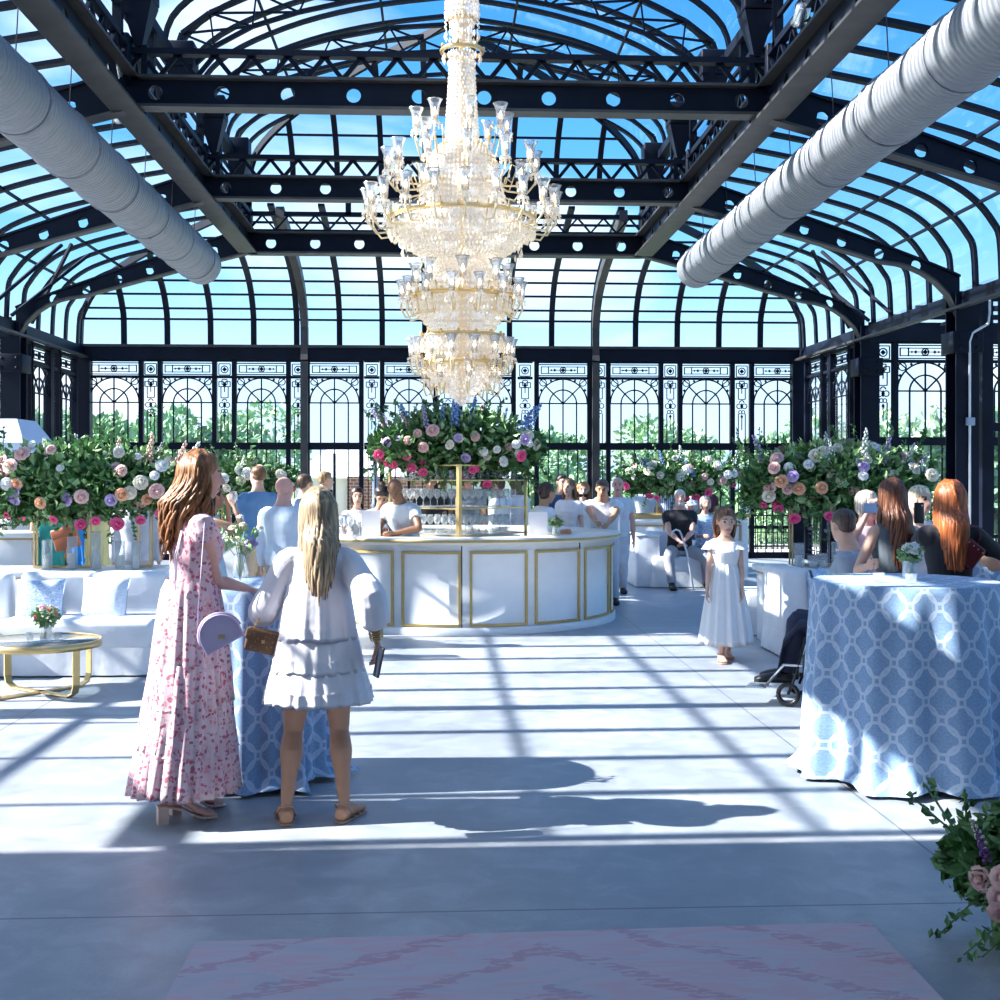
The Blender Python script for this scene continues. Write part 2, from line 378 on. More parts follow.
P1 = [(0,4.2),(.03,4.75),(.12,4.95),(.32,5.2),(.62,5.42),(1.05,5.6),(1.6,5.76),(2.3,5.92),(3.05,6.06),(3.85,6.2)]
P2 = [(0,6.6),(.1,6.95),(.42,7.25),(.95,7.52),(1.6,7.75),(2.4,7.93),(3.3,8.05)]
def cut(P, smax):
    out = [P[0]]
    for (s0,z0),(s1,z1) in zip(P, P[1:]):
        if s1 <= smax+1e-6: out.append((s1,z1))
        else:
            if smax > s0: k = (smax-s0)/(s1-s0); out.append((smax, z0+(z1-z0)*k))
            break
    return out
def fine(P):
    q, _ = catmull([(s,z,0) for s,z in P],[0]*len(P),3); return [(v.x,v.y) for v in q]
def roof(P, hw, yend, label, sp_s, sp_e, wb, hb, ystart=YE):
    smax = P[-1][0]; Pp = P; P = fine(P)
    root = tag(empty('glass_roof', (X0, ystart, P[0][1])), label, 'roof', kind='structure')
    pane = MB(); raf = MB(); pur = MB()
    for sd in (-1, 1):
        rings = [[(X0+sd*(hw-s), ystart, z), (X0+sd*(hw-s), yend-s, z)] for s, z in P]
        pane.loft(rings, closed=False, sm=False)
        y = ystart
        while y < yend-.05:
            pts = [(X0+sd*(hw-s), y, z-.02) for s, z in cut(P, yend-y)]
            for a, b in zip(pts, pts[1:]): raf.bar(a, b, wb, hb, up=(0,1,0))
            y += sp_s
        for s, z in Pp[3:-1:2]: pur.bar((X0+sd*(hw-s), ystart, z-.02), (X0+sd*(hw-s), yend-s, z-.02), wb*.7, wb*.8)
        hp = [(X0+sd*(hw-s), yend-s, z-.02) for s, z in P]
        for a, b in zip(hp, hp[1:]): raf.bar(a, b, wb*1.4, hb*1.2)
    rings = [[(X0-(hw-s), yend-s, z), (X0+(hw-s), yend-s, z)] for s, z in P]
    pane.loft(rings, closed=False, sm=False)
    n = int(2*hw/sp_e); 
    for i in range(1, n):
        x = X0-hw+2*hw*i/n; inset = hw-abs(x-X0)
        pts = [(x, yend-s, z-.02) for s, z in cut(P, min(smax, inset))]
        for a, b in zip(pts, pts[1:]): raf.bar(a, b, wb, hb, up=(1,0,0))
    for s, z in Pp[1:-1]: pur.bar((X0-(hw-s), yend-s, z-.02), (X0+(hw-s), yend-s, z-.02), wb*.7, wb*.8)
    pane.build('glazing', M['roofpane'], root, True); raf.build('rafters', M['iron'], root, True); pur.build('glazing_bars', M['iron'], root, True)
    return root
roof(P1, HW, DW, 'curved lower glass roof in dark navy iron bars above the side walls', .8, .84, .05, .11)
roof(P2, HI, D3, 'upper vaulted glass roof over the middle of the hall, hipped at its far end', .7, .66, .045, .09)
# crown ridge piece joins the two upper slopes
r = MB(); r.box((X0, (YE+D3-3.3)/2, 8.03),(.12, D3-3.3-YE, .1)); S('roof_ridge_trim', r, M['iron'])

# clerestory: long girders either side at x = +-HI, and one across at D3
def clerestory(a, b, label, sd=0):
    root = tag(empty('roof_girder', a), label, 'girder', kind='structure')
    a = Vector(a); b = Vector(b); d = (b-a); L = d.length; u = d/L
    side = Vector((-u.y, u.x, 0))
    fl = MB(); web = MB(); lat = MB(); gl = MB(); po = MB()
    P = lambda t, z, o=0: a + u*t + side*o + Vector((0,0,z-a.z))
    fl.bar(P(0,5.36), P(L,5.36), .30, .03, up=(0,0,1)); fl.bar(P(0,5.70), P(L,5.70), .26, .03)
    n = int(L/.7)
    # web plate with round holes: build each cell as a plate ring
    for i in range(n):
        t0, t1 = L*i/n, L*(i+1)/n; plate_cell(web, lambda t, z: P(t, z), t0, t1, 5.37, 5.69, .085, side*.01)
    lat.bar(P(0,6.02), P(L,6.02), .09, .07); lat.bar(P(0,5.74), P(L,5.74), .09, .04)
    m = int(L/.42)
    for i in range(m):
        t0, t1, t2 = L*i/m, L*(i+.5)/m, L*(i+1)/m
        lat.bar(P(t0,5.75), P(t1,6.0), .035, .03); lat.bar(P(t1,6.0), P(t2,5.75), .035, .03)
    po.bar(P(0,6.58), P(L,6.58), .16, .12)
    k = max(1, int(L/1.4))
    for i in range(k+1): po.bar(P(L*i/k,6.0), P(L*i/k,6.56), .09, .09, up=tuple(u))
    po.bar(P(0,6.3), P(L,6.3), .04, .04)
    gl.quad(P(0,6.05), P(L,6.05), P(L,6.55), P(0,6.55))
    fl.build('flange', M['steel'], root, True); web.build('web', M['iron'], root, True)
    lat.build('lattice', M['iron'], root, True); po.build('clerestory_frame', M['iron'], root, True); gl.build('pane', M['pane'], root, True)
def plate_cell(mb, P, t0, t1, z0, z1, r, off):
    tc, zc = (t0+t1)/2, (z0+z1)/2; n = 16; outer = []; inner = []
    for j in range(n):
        a = 2*PI*j/n+PI/n; ca, sa = math.cos(a), math.sin(a)
        k = min(abs((t1-t0)/2/ca) if abs(ca) > 1e-6 else 9, abs((z1-z0)/2/sa) if abs(sa) > 1e-6 else 9)
        outer.append((tc+ca*k, zc+sa*k)); inner.append((tc+ca*r, zc+sa*r))
    cs = [(t0,z0),(t1,z0),(t1,z1),(t0,z1)]
    vs = [P(*q)+off for q in outer]+[P(*q)+off for q in inner]+[P(*q)-off for q in outer]+[P(*q)-off for q in inner]
    fs = []
    for j in range(n):
        k = (j+1) % n
        fs += [(j,k,n+k,n+j),(2*n+j,3*n+j,3*n+k,2*n+k),(n+j,n+k,3*n+k,3*n+j)]
    b = len(vs)
    vs += [P(*q)+off for q in cs]+[P(*q)-off for q in cs]
    # corner fillers
    for ci, (ct, cz) in enumerate(cs):
        best = sorted(range(n), key=lambda j: (outer[j][0]-ct)**2+(outer[j][1]-cz)**2)[:2]
        fs += [(best[0], best[1], b+ci), (2*n+best[0], 2*n+best[1], b+4+ci)]
    mb.add(vs, fs)
clerestory((X0-HI, YE, 5.36), (X0-HI, D3, 5.36), 'long riveted girder with lattice and clerestory panes, along the left of the upper vault')
clerestory((X0+HI, YE, 5.36), (X0+HI, D3, 5.36), 'long riveted girder with lattice and clerestory panes, along the right of the upper vault')
clerestory((X0-HI, D3, 5.36), (X0+HI, D3, 5.36), 'cross girder with lattice at the far end of the upper vault')

def girder(y, label, y_label=None):
    root = tag(empty('cross_girder', (X0, y, 5.4)), label, 'girder', 'cross girders under the upper vault', 'structure')
    w = MB(); fl = MB(); lt = MB(); L = 2*HI+.1; a = X0-HI-.05
    n = 10
    P = lambda t, z: Vector((a+t, y, z))
    for i in range(n): plate_cell(w, P, L*i/n, L*(i+1)/n, 5.42, 5.69, .075, Vector((0,.015,0)))
    fl.box((X0,y,5.405),(L,.22,.03)); fl.box((X0,y,5.70),(L,.22,.03))
    lt.box((X0,y,5.97),(L,.12,.06))
    m = 18
    for i in range(m):
        t0,t1,t2 = L*i/m, L*(i+.5)/m, L*(i+1)/m
        lt.bar(P(t0,5.72),P(t1,5.95),.045,.03,up=(0,1,0)); lt.bar(P(t1,5.95),P(t2,5.72),.045,.03,up=(0,1,0))
    lt.box((X0-HI+.18,y,5.88),(.06,.1,.3)); lt.box((X0+HI-.18,y,5.88),(.06,.1,.3))
    w.build('web', M['iron'], root, True); fl.build('flange', M['steel'], root, True); lt.build('lattice', M['iron'], root, True)
girder(D1, 'cross girder nearest the camera, behind the neck of the chandelier')
girder(D2, 'middle cross girder, behind the upper lamps of the chandelier')
girder(DZ, 'cross girder above the entrance end of the hall')

# upper arches: springer box + double curved rib with lattice
def upper_arch(y, full):
    root = tag(empty('arch_rib', (X0,y,6.6)), None, None, kind='structure')
    rb = MB(); lt = MB(); sp = MB()
    P = [(0,6.55),(.12,6.9),(.45,7.15),(1.0,7.40),(1.7,7.6),(2.5,7.76),(3.3,7.82)]
    Q = [(.18,6.45),(.5,6.75),(.95,7.0),(1.5,7.18),(2.1,7.32),(2.7,7.42),(3.3,7.46)]
    for sd in (-1,1):
        pp = [Vector((X0+sd*(HI-s),y,z)) for s,z in P]; qq = [Vector((X0+sd*(HI-s),y,z)) for s,z in Q]
        for a,b in zip(pp,pp[1:]): rb.bar(a,b,.05,.07,up=(0,1,0))
        if full:
            for a,b in zip(qq,qq[1:]): rb.bar(a,b,.05,.05,up=(0,1,0))
            for i in range(6): lt.bar(pp[i],qq[i+1],.025); lt.bar(qq[i],pp[i],.025); lt.bar(qq[i],pp[i+1],.02)
        x = X0+sd*(HI-.12)
        sp.rbox((x,y,6.62),(.34,.34,.30),.02); sp.loft([[(x-.16,y-.16,6.46),(x+.16,y-.16,6.46),(x+.16,y+.16,6.46),(x-.16,y+.16,6.46)],[(x-.04,y-.05,6.02),(x+.04,y-.05,6.02),(x+.04,y+.05,6.02),(x-.04,y+.05,6.02)]],sm=False)
    rb.build('rib', M['iron'], root, True); 
    if full: lt.build('lattice', M['iron'], root, True)
    sp.build('springer', M['iron'], root, True)
for i, y in enumerate((8.7,10.8,12.9,15.0,17.1,19.2)): upper_arch(y, i != 5)

# curved plate ribs across the side aisles, with holes
def aisle_rib(y, sd):
    root = tag(empty('arched_rib', (X0+sd*HW, y, 3.4)), None, None, kind='structure')
    N = 22; top = []; bot = []
    for i in range(N+1):
        t = i/N; s = .04+t*(HW-HI)
        zt = 4.42+ (5.78-4.42)*(t**.93)
        # lower edge: circular haunch then straight
        if s < 1.15: zb = 3.55+ (1-math.sqrt(max(0,1-(s/1.15)**2)))*0 + 1.05*math.sqrt(max(0, 1-((1.15-s)/1.15)**2))
        else: zb = 4.60+(5.36-4.60)*((s-1.15)/(3.89-1.15))**.95
        top.append((s,zt)); bot.append((s,zb))
    w = MB(); e = MB()
    V = lambda s,z,o=0: Vector((X0+sd*(HW-s), y+o, z))
    # plate cells between top and bottom; circular holes at intervals
    holes = {3,6,9,12,15,18,21}
    for i in range(N):
        (s0,zt0),(s1,zt1) = top[i],top[i+1]; zb0,zb1 = bot[i][1],bot[i+1][1]
        if i in holes:
            c = ((s0+s1)/2,(zt0+zt1+zb0+zb1)/4); r = .075; n = 12
            cs = [(s0,zb0),(s1,zb1),(s1,zt1),(s0,zt0)]; outer = []
            for k in range(4):
                p,q = cs[k],cs[(k+1)%4]
                for m in range(3): outer.append((p[0]+(q[0]-p[0])*m/3, p[1]+(q[1]-p[1])*m/3))
            inner = []
            for p in outer:
                a = math.atan2(p[1]-c[1], p[0]-c[0]); inner.append((c[0]+math.cos(a)*r, c[1]+math.sin(a)*r))
            for o in (.02,-.02):
                vs = [V(*p,o) for p in outer]+[V(*p,o) for p in inner]
                w.add(vs, [(j,(j+1)%n,n+(j+1)%n,n+j) for j in range(n)])
        else:
            for o in (.02,-.02): w.quad(V(s0,zb0,o),V(s1,zb1,o),V(s1,zt1,o),V(s0,zt0,o))
    for L in (bot,):
        for a,b in zip(L,L[1:]): e.bar(V(*a),V(*b),.16,.03,up=(0,0,1) if False else (0,1,0)) if False else e.loft([[V(a[0],a[1],-.09),V(a[0],a[1],.09),V(a[0],a[1]+.03,.09),V(a[0],a[1]+.03,-.09)],[V(b[0],b[1],-.09),V(b[0],b[1],.09),V(b[0],b[1]+.03,.09),V(b[0],b[1]+.03,-.09)]],sm=False)
    for a,b in zip(top,top[1:]): e.loft([[V(a[0],a[1],-.06),V(a[0],a[1],.06),V(a[0],a[1]+.03,.06),V(a[0],a[1]+.03,-.06)],[V(b[0],b[1],-.06),V(b[0],b[1],.06),V(b[0],b[1]+.03,.06),V(b[0],b[1]+.03,-.06)]],sm=False,mi=1)
    w.build('web', M['iron'], root, True); e.build('flange', [M['steel'],M['iron']], root, True)
def column(x, y, h=4.2, conduit=False, label=None):
    root = tag(empty('column', (x,y,0)), label, 'column', kind='structure')
    b = MB(); b.box((0,0,h/2),(.05,.36,h)); b.box((0,-.17,h/2),(.32,.03,h)); b.box((0,.17,h/2),(.32,.03,h)); b.build('shaft', M['iron'], root)
    b = MB(); b.rbox((0,0,.04),(.5,.5,.08),.01); b.rbox((0,0,3.5),(.42,.44,.3),.01)
    for i in (-1,1):
        for z in (3.42,3.58): b.ell((i*.12,-.235,z),(.025,.02,.025),8,5)
    b.build('collar', M['iron'], root)
    if conduit:
        c = MB(); c.tube([(.02,-.21,0),(.02,-.21,3.5),(.06,-.21,3.62),(.28,-.21,3.75),(.3,-.21,3.9),(.3,-.21,4.3)],.018,8); c.build('conduit_pipe', M['white'], root)
        c = MB(); c.rbox((.02,-.23,2.4),(.11,.07,.11),.01); c.build('junction_box', mat('box_grey',(.35,.4,.48),.5), root)
for y in (D3, D2, D1, DZ):
    for sd in (-1,1):
        aisle_rib(y, sd)
        column(X0+sd*HW, y, conduit=(sd == 1 and y == D2), label='dark steel column of the %s side carrying an arched rib' % ('left' if sd < 0 else 'right') if y in (D2,D3) else None)
        q = MB(); q.rbox((X0+sd*(HI+.2), y, 5.9),(.5,.3,.45),.02)
        S('rib_bracket', q, M['iron'])
# diagonal hip beams from the end girder down to the end wall
def end_rib(x):
    w = MB(); P = cut(P1, 3.85)
    pts = [Vector((x, DW-.05-s, z-.16)) for s,z in P]
    pts = [Vector((x, DW-.1, 0)), Vector((x, DW-.1, 3.9))]+pts
    for a,b in zip(pts,pts[1:]): w.bar(a,b,.2,.14,up=(1,0,0))
    o = S('column', w, M['steel']); o['label'] = 'end wall column curving up into the hip of the roof'
for px in (305, 595): end_rib(xw(px, DW))
# eave beams
e = MB()
for sd in (-1,1):
    e.box((X0+sd*(HW-.02), (YE+DW)/2, 4.10),(.12, DW-YE, .18)); e.box((X0+sd*(HW-.14), (YE+DW)/2, 3.97),(.1, DW-YE, .04), mi=1)
e.box((X0, DW, 4.06),(2*HW,.22,.26)); e.box((X0, DW-.13, 4.2),(2*HW,.06,.05), mi=1)
S('trim_1', e, [M['iron'],M['steel']])
# side-bay cross bracing seen in the corners of the aisle roof
for sd in (-1,1):
    b = MB()
    for (a,c) in (((HW-.1,D3+.6,4.25),(HW-1.0,D3-.2,5.45)),((HW-.1,D3-.4,4.25),(HW-1.0,D3+.8,5.45)),((HW-.1,D3-1.4,4.25),(HW-.9,D3-.4,5.4))):
        b.bar((X0+sd*a[0],a[1],a[2]),(X0+sd*c[0],c[1],c[2]),.05)
    S('roof_brace', b, M['iron'])

# ------------------------------------------------------------ windows
def tracery(w=.97, z1=2.31, ztop=3.6):
    """arched upper light, centred on x=0 in the plane y=0"""
    mb = MB(); r = w/2; zs = ztop-r-.02; t = .026
    mb.arc((0,0,zs), r, 0, PI, t, 18); mb.arc((0,0,zs), r*.56, 0, PI, t, 14)
    mb.box((0,0,zs),(w,t,t))
    for a in (45, 90, 135):
        mb.bar((0,0,zs),(math.cos(R(a))*r,0,math.sin(R(a))*r+zs),t)
    for x in (-r*.56, 0, r*.56): mb.bar((x,0,z1),(x,0,zs),t)
    for sd in (-1,1):                       # spandrel scrolls
        mb.arc((sd*r*.82,0,ztop-.09), .07, 0, 2*PI, .018, 8); mb.bar((sd*r,0,ztop),(sd*r*.64,0,zs+r*.76),.02)
        mb.octa((sd*r*.9,0,ztop-.24), .035); mb.octa((sd*r*.5,0,ztop-.05), .03)
    return mb
def frieze(w, z0=3.62, z1=3.90):
    mb = MB(); h = z1-z0; zc = (z0+z1)/2; t = .02
    for z in (z0+.03, z1-.03): mb.box((0,0,z),(w,t,t))
    for z in (z0+.075, z1-.075): mb.box((0,0,z),(w-.1,t,t*.8))
    for x in (-w/2+.05, w/2-.05, -w*.3, w*.3): mb.box((x,0,zc),(t,t,h-.13))
    mb.arc((0,0,zc), .06, 0, 2*PI, .02, 10); mb.octa((0,0,zc), .05)
    for sd in (-1,1):
        mb.octa((sd*w*.17,0,zc), .035); mb.octa((sd*w*.24,0,zc), .025); mb.bar((sd*.06,0,zc),(sd*w*.28,0,zc),.014)
    return mb
def window(n, x, y, rz, door=False, w=.97):
    root = tag(empty(('door_%d' if door else 'window_%d') % n, (x,y,0), rz), None, None, kind='structure')
    fr = MB(); h = w/2
    for sd in (-1,1): fr.box((sd*(h+.045),0,2.0),(.09,.12,4.0))
    fr.box((0,0,3.93),(w,.1,.06)); fr.box((0,0,3.60),(w,.09,.05)); fr.box((0,0,2.24),(w,.12,.14)); fr.box((0,0,.06),(w,.1,.12))
    if door:
        fr.box((0,0,1.0),(.05,.09,2.2)); fr.box((0,0,.62),(w,.07,.06))
    else: fr.box((0,0,.62),(w,.07,.06))
    fr.build('frame', M['iron'], root)
    tracery(w).build('tracery', M['iron'], root); frieze(w).build('frieze', M['iron'], root)
    lo = MB()
    for x_ in (-h*.6,-h*.2,h*.2,h*.6) if not door else (-h*.56,0,h*.56): lo.box((x_,0,1.4),(.022,.022,1.55))
    for k in range(6):
        xx = -h+ w*(k+.5)/6; lo.box((xx,0,.35),(.015,.02,.5))
    lo.box((0,0,.52),(w,.02,.02)); lo.box((0,0,.2),(w,.02,.02))
    for k in range(5): lo.arc((-h+w*(k+1)/6,0,.36),.05,0,2*PI,.012,8)
    lo.build('muntins', M['iron'], root)
    p = MB(); p.quad((-h,.01,.1),(h,.01,.1),(h,.01,3.9),(-h,.01,3.9)); p.build('pane', M['pane'], root)
    return root
def sidelight(n, x, y, rz, w=.30):
    root = tag(empty('window_%d' % n, (x,y,0), rz), None, None, kind='structure')
    t = .018; mb = MB(); h = w/2
    fr = MB(); fr.box((0,0,3.93),(w,.1,.06)); fr.box((0,0,3.60),(w,.09,.05)); fr.box((0,0,2.24),(w,.12,.14)); fr.box((0,0,.06),(w,.1,.12)); fr.box((0,0,.62),(w,.07,.06))
    fr.build('frame', M['iron'], root)
    def sq(cx, z, a, b):
        for s_ in (-1,1): mb.box((cx+s_*a/2,0,z),(t,t,b)); mb.box((cx,0,z+s_*b/2),(a,t,t))
    sq(0,3.75,.22,.22); mb.arc((0,0,3.75),.07,0,2*PI,.02,10); mb.octa((0,0,3.75),.05)
    for s_ in (-1,1): sq(s_*.065,3.46,.09,.10)
    sq(0,3.50,.10,.10); sq(0,3.3,.14,.22); mb.box((0,0,3.4),(t,t,.2))
    for s_ in (-1,1): mb.arc((s_*.055,0,3.05),.05,0,2*PI,.018,8); mb.arc((s_*.03,0,2.93),.035,0,2*PI,.016,8)
    mb.octa((0,0,3.05),.035,.07); mb.arc((0,0,3.12),.045,0,PI,.02,8); mb.octa((0,0,2.84),.03,.05)
    for s_ in (-1,1): mb.box((s_*.07,0,2.6),(t,t,.6)); mb.box((s_*.07,0,1.4),(t,t,1.5))
    mb.box((0,0,2.72),(t,t,.3)); sq(0,.35,.2,.3)
    mb.build('tracery', M['iron'], root)
    p = MB(); p.quad((-h,.01,.1),(h,.01,.1),(h,.01,3.9),(-h,.01,3.9)); p.build('pane', M['pane'], root)
cs = [114,187.5,261.5,334.5,409,487,563,634.5,706,777.5]
n = 1; nd = 1
for i, px in enumerate(cs):
    x = xw(px, DW); dr = i in (3,4,5,7)
    window(nd if dr else n, x, DW, 0, dr)
    if dr: nd += 1
    else: n += 1
    if i < 9: sidelight(n, (x+xw(cs[i+1], DW))/2, DW, 0); n += 1
# far wall corner fillers, side walls of the end bay, return walls of the wings
fl = MB()
for sd in (-1,1):
    fl.box((X0+sd*(HW-.1), DW-.02, 2),(.22,.22,4.0))
S('trim_2', fl, M['iron'])
for sd in (-1,1):
    for k, (yy, kind) in enumerate(((D3+.55,'s'),(D3+1.32,'w'),(D3+2.12,'s'),(D3+2.9,'w'))):
        (window if kind == 'w' else sidelight)(n, X0+sd*HW, yy, R(90)); n += 1
        fp = MB(); fp.box((X0+sd*HW, yy-.2 if kind == 's' else yy-.55, 2),(.12,.1,4)); S('mullion', fp, M['iron'])
    YR = D3-.1
    xc = [8.25, 9.72, 11.19] if sd > 0 else [-8.0, -9.47, -10.94]
    for k, x in enumerate(xc):
        window(n, x, YR, 0); n += 1
        sidelight(n, x-sd*.73, YR, 0); n += 1
    # wing: outer posts, flat glazed roof
    w = MB(); g = MB(); xo = X0+sd*12
    for yy in (6.2, 9.9, 13.6, 17.3, 20.9): w.box((xo,yy,2.05),(.16,.16,4.1))
    w.box((xo,13.5,4.1),(.16,14.8,.2)); w.box((xo,13.5,.3),(.08,14.8,.06)); w.box((xo,13.5,2.3),(.06,14.8,.08)); w.box(((X0+sd*HW+xo)/2,YR,4.06),(abs(12-HW),.2,.26))
    for yy in [6.2+1.05*k for k in range(15)]: w.box(((X0+sd*HW+xo)/2,yy,4.22),(12-HW,.05,.08)); w.box((xo,yy,2.1),(.05,.05,4.1))
    for xx in (8.4,9.6,10.8): w.box((X0+sd*xx,13.5,4.22),(.05,14.8,.06))
    g.quad((X0+sd*HW,YE,4.26),(xo,YE,4.26),(xo,20.9,4.26),(X0+sd*HW,20.9,4.26)); g.quad((xo,YE,0),(xo,20.9,0),(xo,20.9,4.1),(xo,YE,4.1))
    r_ = tag(empty('wall_%s' % ('left' if sd < 0 else 'right'), (xo,13.5,0)), kind='structure')
    w.build('frame', M['iron'], r_, True); g.build('pane', M['pane'], r_, True)
# tall sash frame just inside the right wing (seen between column and picture edge)
w = MB()
for px_, wd in ((986,.16),(1003,.1),(1020,.12)): w.box((xw(px_,17.5),17.5,2.1),(wd,.12,4.2))
w.box((xw(1003,17.5),17.5,2.35),(.6,.14,.12))
S('mullion', w, M['iron'])

# ------------------------------------------------------------ ducts
def duct(sd):
    x = X0+sd*(3.74 if sd < 0 else 3.84); z = 4.86; r = .30; root = tag(empty('air_duct', (x, 19.2, z)), 'round galvanised spiral air duct hanging under the %s roof slope' % ('left' if sd < 0 else 'right'), 'duct')
    rings = []; y = 19.2; n = 36; i = 0; prof = [(y, r*.86),(y, r*.97)]
    while y > 2:
        prof.append((y, r+ (.004 if i % 2 else 0)+(.012 if i % 26 == 25 else 0))); y -= .055; i += 1
    mb = MB(); mb.loft([[(0+rr*math.cos(2*PI*j/n), yy-19.2, rr*math.sin(2*PI*j/n)) for j in range(n)] for yy, rr in prof], cap=False)
    mb.build('duct_body', M['duct'], root)
    e = MB(); e.loft([[(rr*math.cos(2*PI*j/n), yy-19.2, rr*math.sin(2*PI*j/n)) for j in range(n)] for yy, rr in ((19.19,r*.9),(19.17,r*.05))], cap=True); e.build('end_cap', M['duct'], root)
    y = 18.6
    while y > 7:
        c = MB(); c.tube([(0,y-19.2,r),( -sd*.05,y-19.2,r+1.0)],.006,5)
        c.build('hanger_wire', M['steel'], root); c = MB(); c.tube([(r*1.02*math.cos(a*PI/12), y-19.2, r*1.02*math.sin(a*PI/12)) for a in range(25)],.010,4); c.build('strap_band', M['duct'], root); y -= 1.55
duct(-1); duct(1)
# spotlights on the left girder
for (px,py,d) in ((112,66,12.3),(118,112,14.2),(802,14,11.6)):
    p = at(px,py,d); root = tag(empty('spotlight', p), {112:'small chrome spotlight clamped near the left girder, upper of two',118:'small chrome spotlight near the left girder, lower of two',802:'small white spotlight clamped to the right girder near the top'}[px], 'spotlight')
    a = MB(); a.tube([(0,0,.0),(0,0,.16)],.012,6); a.box((0,0,.17),(.1,.1,.03)); a.build('bracket', M['iron'], root)
    a = MB(); m_ = Matrix.Rotation(R(50),3,'X'); a.loft([[m_@Vector((r*math.cos(2*PI*j/14),r*math.sin(2*PI*j/14),z)) for j in range(14)] for r,z in ((.03,.1),(.07,.08),(.075,-.06),(.09,-.1),(.07,-.1),(.05,-.02))]); a.build('lamp_head', M['chrome'], root)

# ------------------------------------------------------------ outside
def leaves(mb, c, r, n, size, rn, shell=.55, droop=0, mi=0, up=.2):
    for _ in range(n):
        while True:
            v = Vector((rn.uniform(-1,1), rn.uniform(-1,1), rn.uniform(-1,1)))
            if shell < v.length <= 1: break
        p = Vector(c)+Vector((v.x*r[0], v.y*r[1], v.z*r[2]))
        d = Vector((v.x+rn.gauss(0,.6), v.y+rn.gauss(0,.6), v.z+rn.gauss(0,.6)+up)).normalized()
        s = Vector((rn.gauss(0,1), rn.gauss(0,1), rn.gauss(0,1))).cross(d).normalized()
        L = size*rn.uniform(.6,1.4); w = L*.28; nn = s.cross(d)*L*.12
        mb.add([p-d*L*.5, p+s*w-nn, p+d*L*.5, p-s*w-nn], [(0,1,2,3)], mi, False)
trees = []
for k in range(3):
    rn = random.Random(50+k); root = empty('tree'); tk = MB(); tk.tube([(0,0,0),(.08,0,1.0),(0,.05,2.4)],[.16,.12,.07],8); tk.build('trunk', M['bark'], root)
    cr = MB()
    for b in range(9):
        a = rn.uniform(0,2*PI); rr = rn.uniform(.2,1.5); z = rn.uniform(1.0,3.1)
        leaves(cr,(math.cos(a)*rr,math.sin(a)*rr,z),(rn.uniform(.8,1.3),rn.uniform(.8,1.3),rn.uniform(.7,1.1)),420,.26,rn,.5)
    cr.build('crown', M['tree' if k else 'tree2'], root); trees.append(root)
tl = ['bushy green tree beyond the end wall','rounded pale green tree beyond the end wall','dense mid green tree beyond the end wall']
rn = random.Random(3); spots = []
for i in (0,1,2,5,6,7,8): spots.append((30+i*106+rn.uniform(-10,10)-(45 if i == 2 else 0), 32.5+(i%2)*4.6, rn.uniform(1.05,1.25)*(1.12 if i < 3 else 1)))
for i in range(8): spots.append((-60+i*150+rn.uniform(-10,10), 43, 1.35*rn.uniform(.9,1.15)))
for x_, y_ in ((10.6,24.6),(14.2,27),(18,24),(-10,25),(-13.6,28),(-17,24)): spots.append((None,(x_,y_),1.1))
for i, (px,d,s) in enumerate(spots):
    o = trees[i%3] if i < 3 else copy_tree(trees[i%3])
    loc = gp(px,d) if px is not None else d
    if px is not None and 300 < px < 600 and d < 40: s *= .8
    s *= .74
    o.location = (*loc,-.06); o.scale = (s*1.05,s*1.05,s*(1.0 if not(px and 300<px<600) else .9)); o.rotation_euler = (0,0,rn.uniform(0,6))
    tag(o, tl[i%3]+' seen through its glass', 'tree', 'trees beyond the glass hall')
# clipped hedge and terrace railing on the right
hb = MB(); rn = random.Random(9); 
a0 = gp(752,29.5); a1 = gp(960,29.5)
for i in range(14):
    t = (i+.5)/14; leaves(hb,(a0[0]+(a1[0]-a0[0])*t, a0[1]+(a1[1]-a0[1])*t,.62),(.28,.35,.62),260,.14,rn,.7)
tag(hb.build('hedge', M['tree2']), 'clipped pale green hedge beyond the railing at the far right', 'hedge')
def railing(pa, pb, y, label):
    xa, xb = xw(pa,y), xw(pb,y); root = tag(empty('railing',(xa,y,0)), label, 'railing'); t = MB(); t.box(((xa+xb)/2,y,.95),(xb-xa,.06,.05)); t.box(((xa+xb)/2,y,.14),(xb-xa,.05,.04)); t.box(((xa+xb)/2,y,.8),(xb-xa,.03,.03)); t.build('rail', M['iron'], root, True)
    b = MB(); k = xa
    while k < xb: b.box((k,y,.5),(.02,.02,.86)); k += .12
    b.build('balusters', M['iron'], root, True)
railing(750,870,26.6,'dark iron railing outside the doors right of the back bar')
# white gabled building with a brick side, lamp post, beyond the bar
def shed():
    p = gp(400,34); root = tag(empty('gabled_building',(p[0],p[1],0)), 'white gabled building with a red brick wing beyond the bar', 'building')
    x0,x1 = -2.6,3.0; w = MB(); w.box(((x0+x1)/2,0,.85),(x1-x0,4,1.7)); w.build('wall', M['siding'], root)
    r_ = MB(); r_.loft([[(x0-.2,-2.2,1.6),(x1+.2,-2.2,1.6),(x1+.2,2.2,1.6),(x0-.2,2.2,1.6)],[(x0+.9,-.1,2.55),(x1-.9,-.1,2.55),(x1-.9,.1,2.55),(x0+.9,.1,2.55)]],sm=False); r_.build('roof', mat('pale_roof',(.72,.72,.72),.8), root)
    b = MB(); b.box((0,-2.35,.82),(2.5,.3,1.64)); b.build('brick_wing', M['brick'], root)
    for k in (-2,1.9):
        d = MB(); d.box((k,-2.03,.8),(.7,.05,1.0)); d.box((k,-2.06,.8),(.04,.03,1.0)); d.build('window', M['black'], root)
shed()
p = gp(375,30); root = tag(empty('lamp_post',(p[0],p[1],0)), 'tall slender grey lamp post outside behind the bar', 'lamp post')
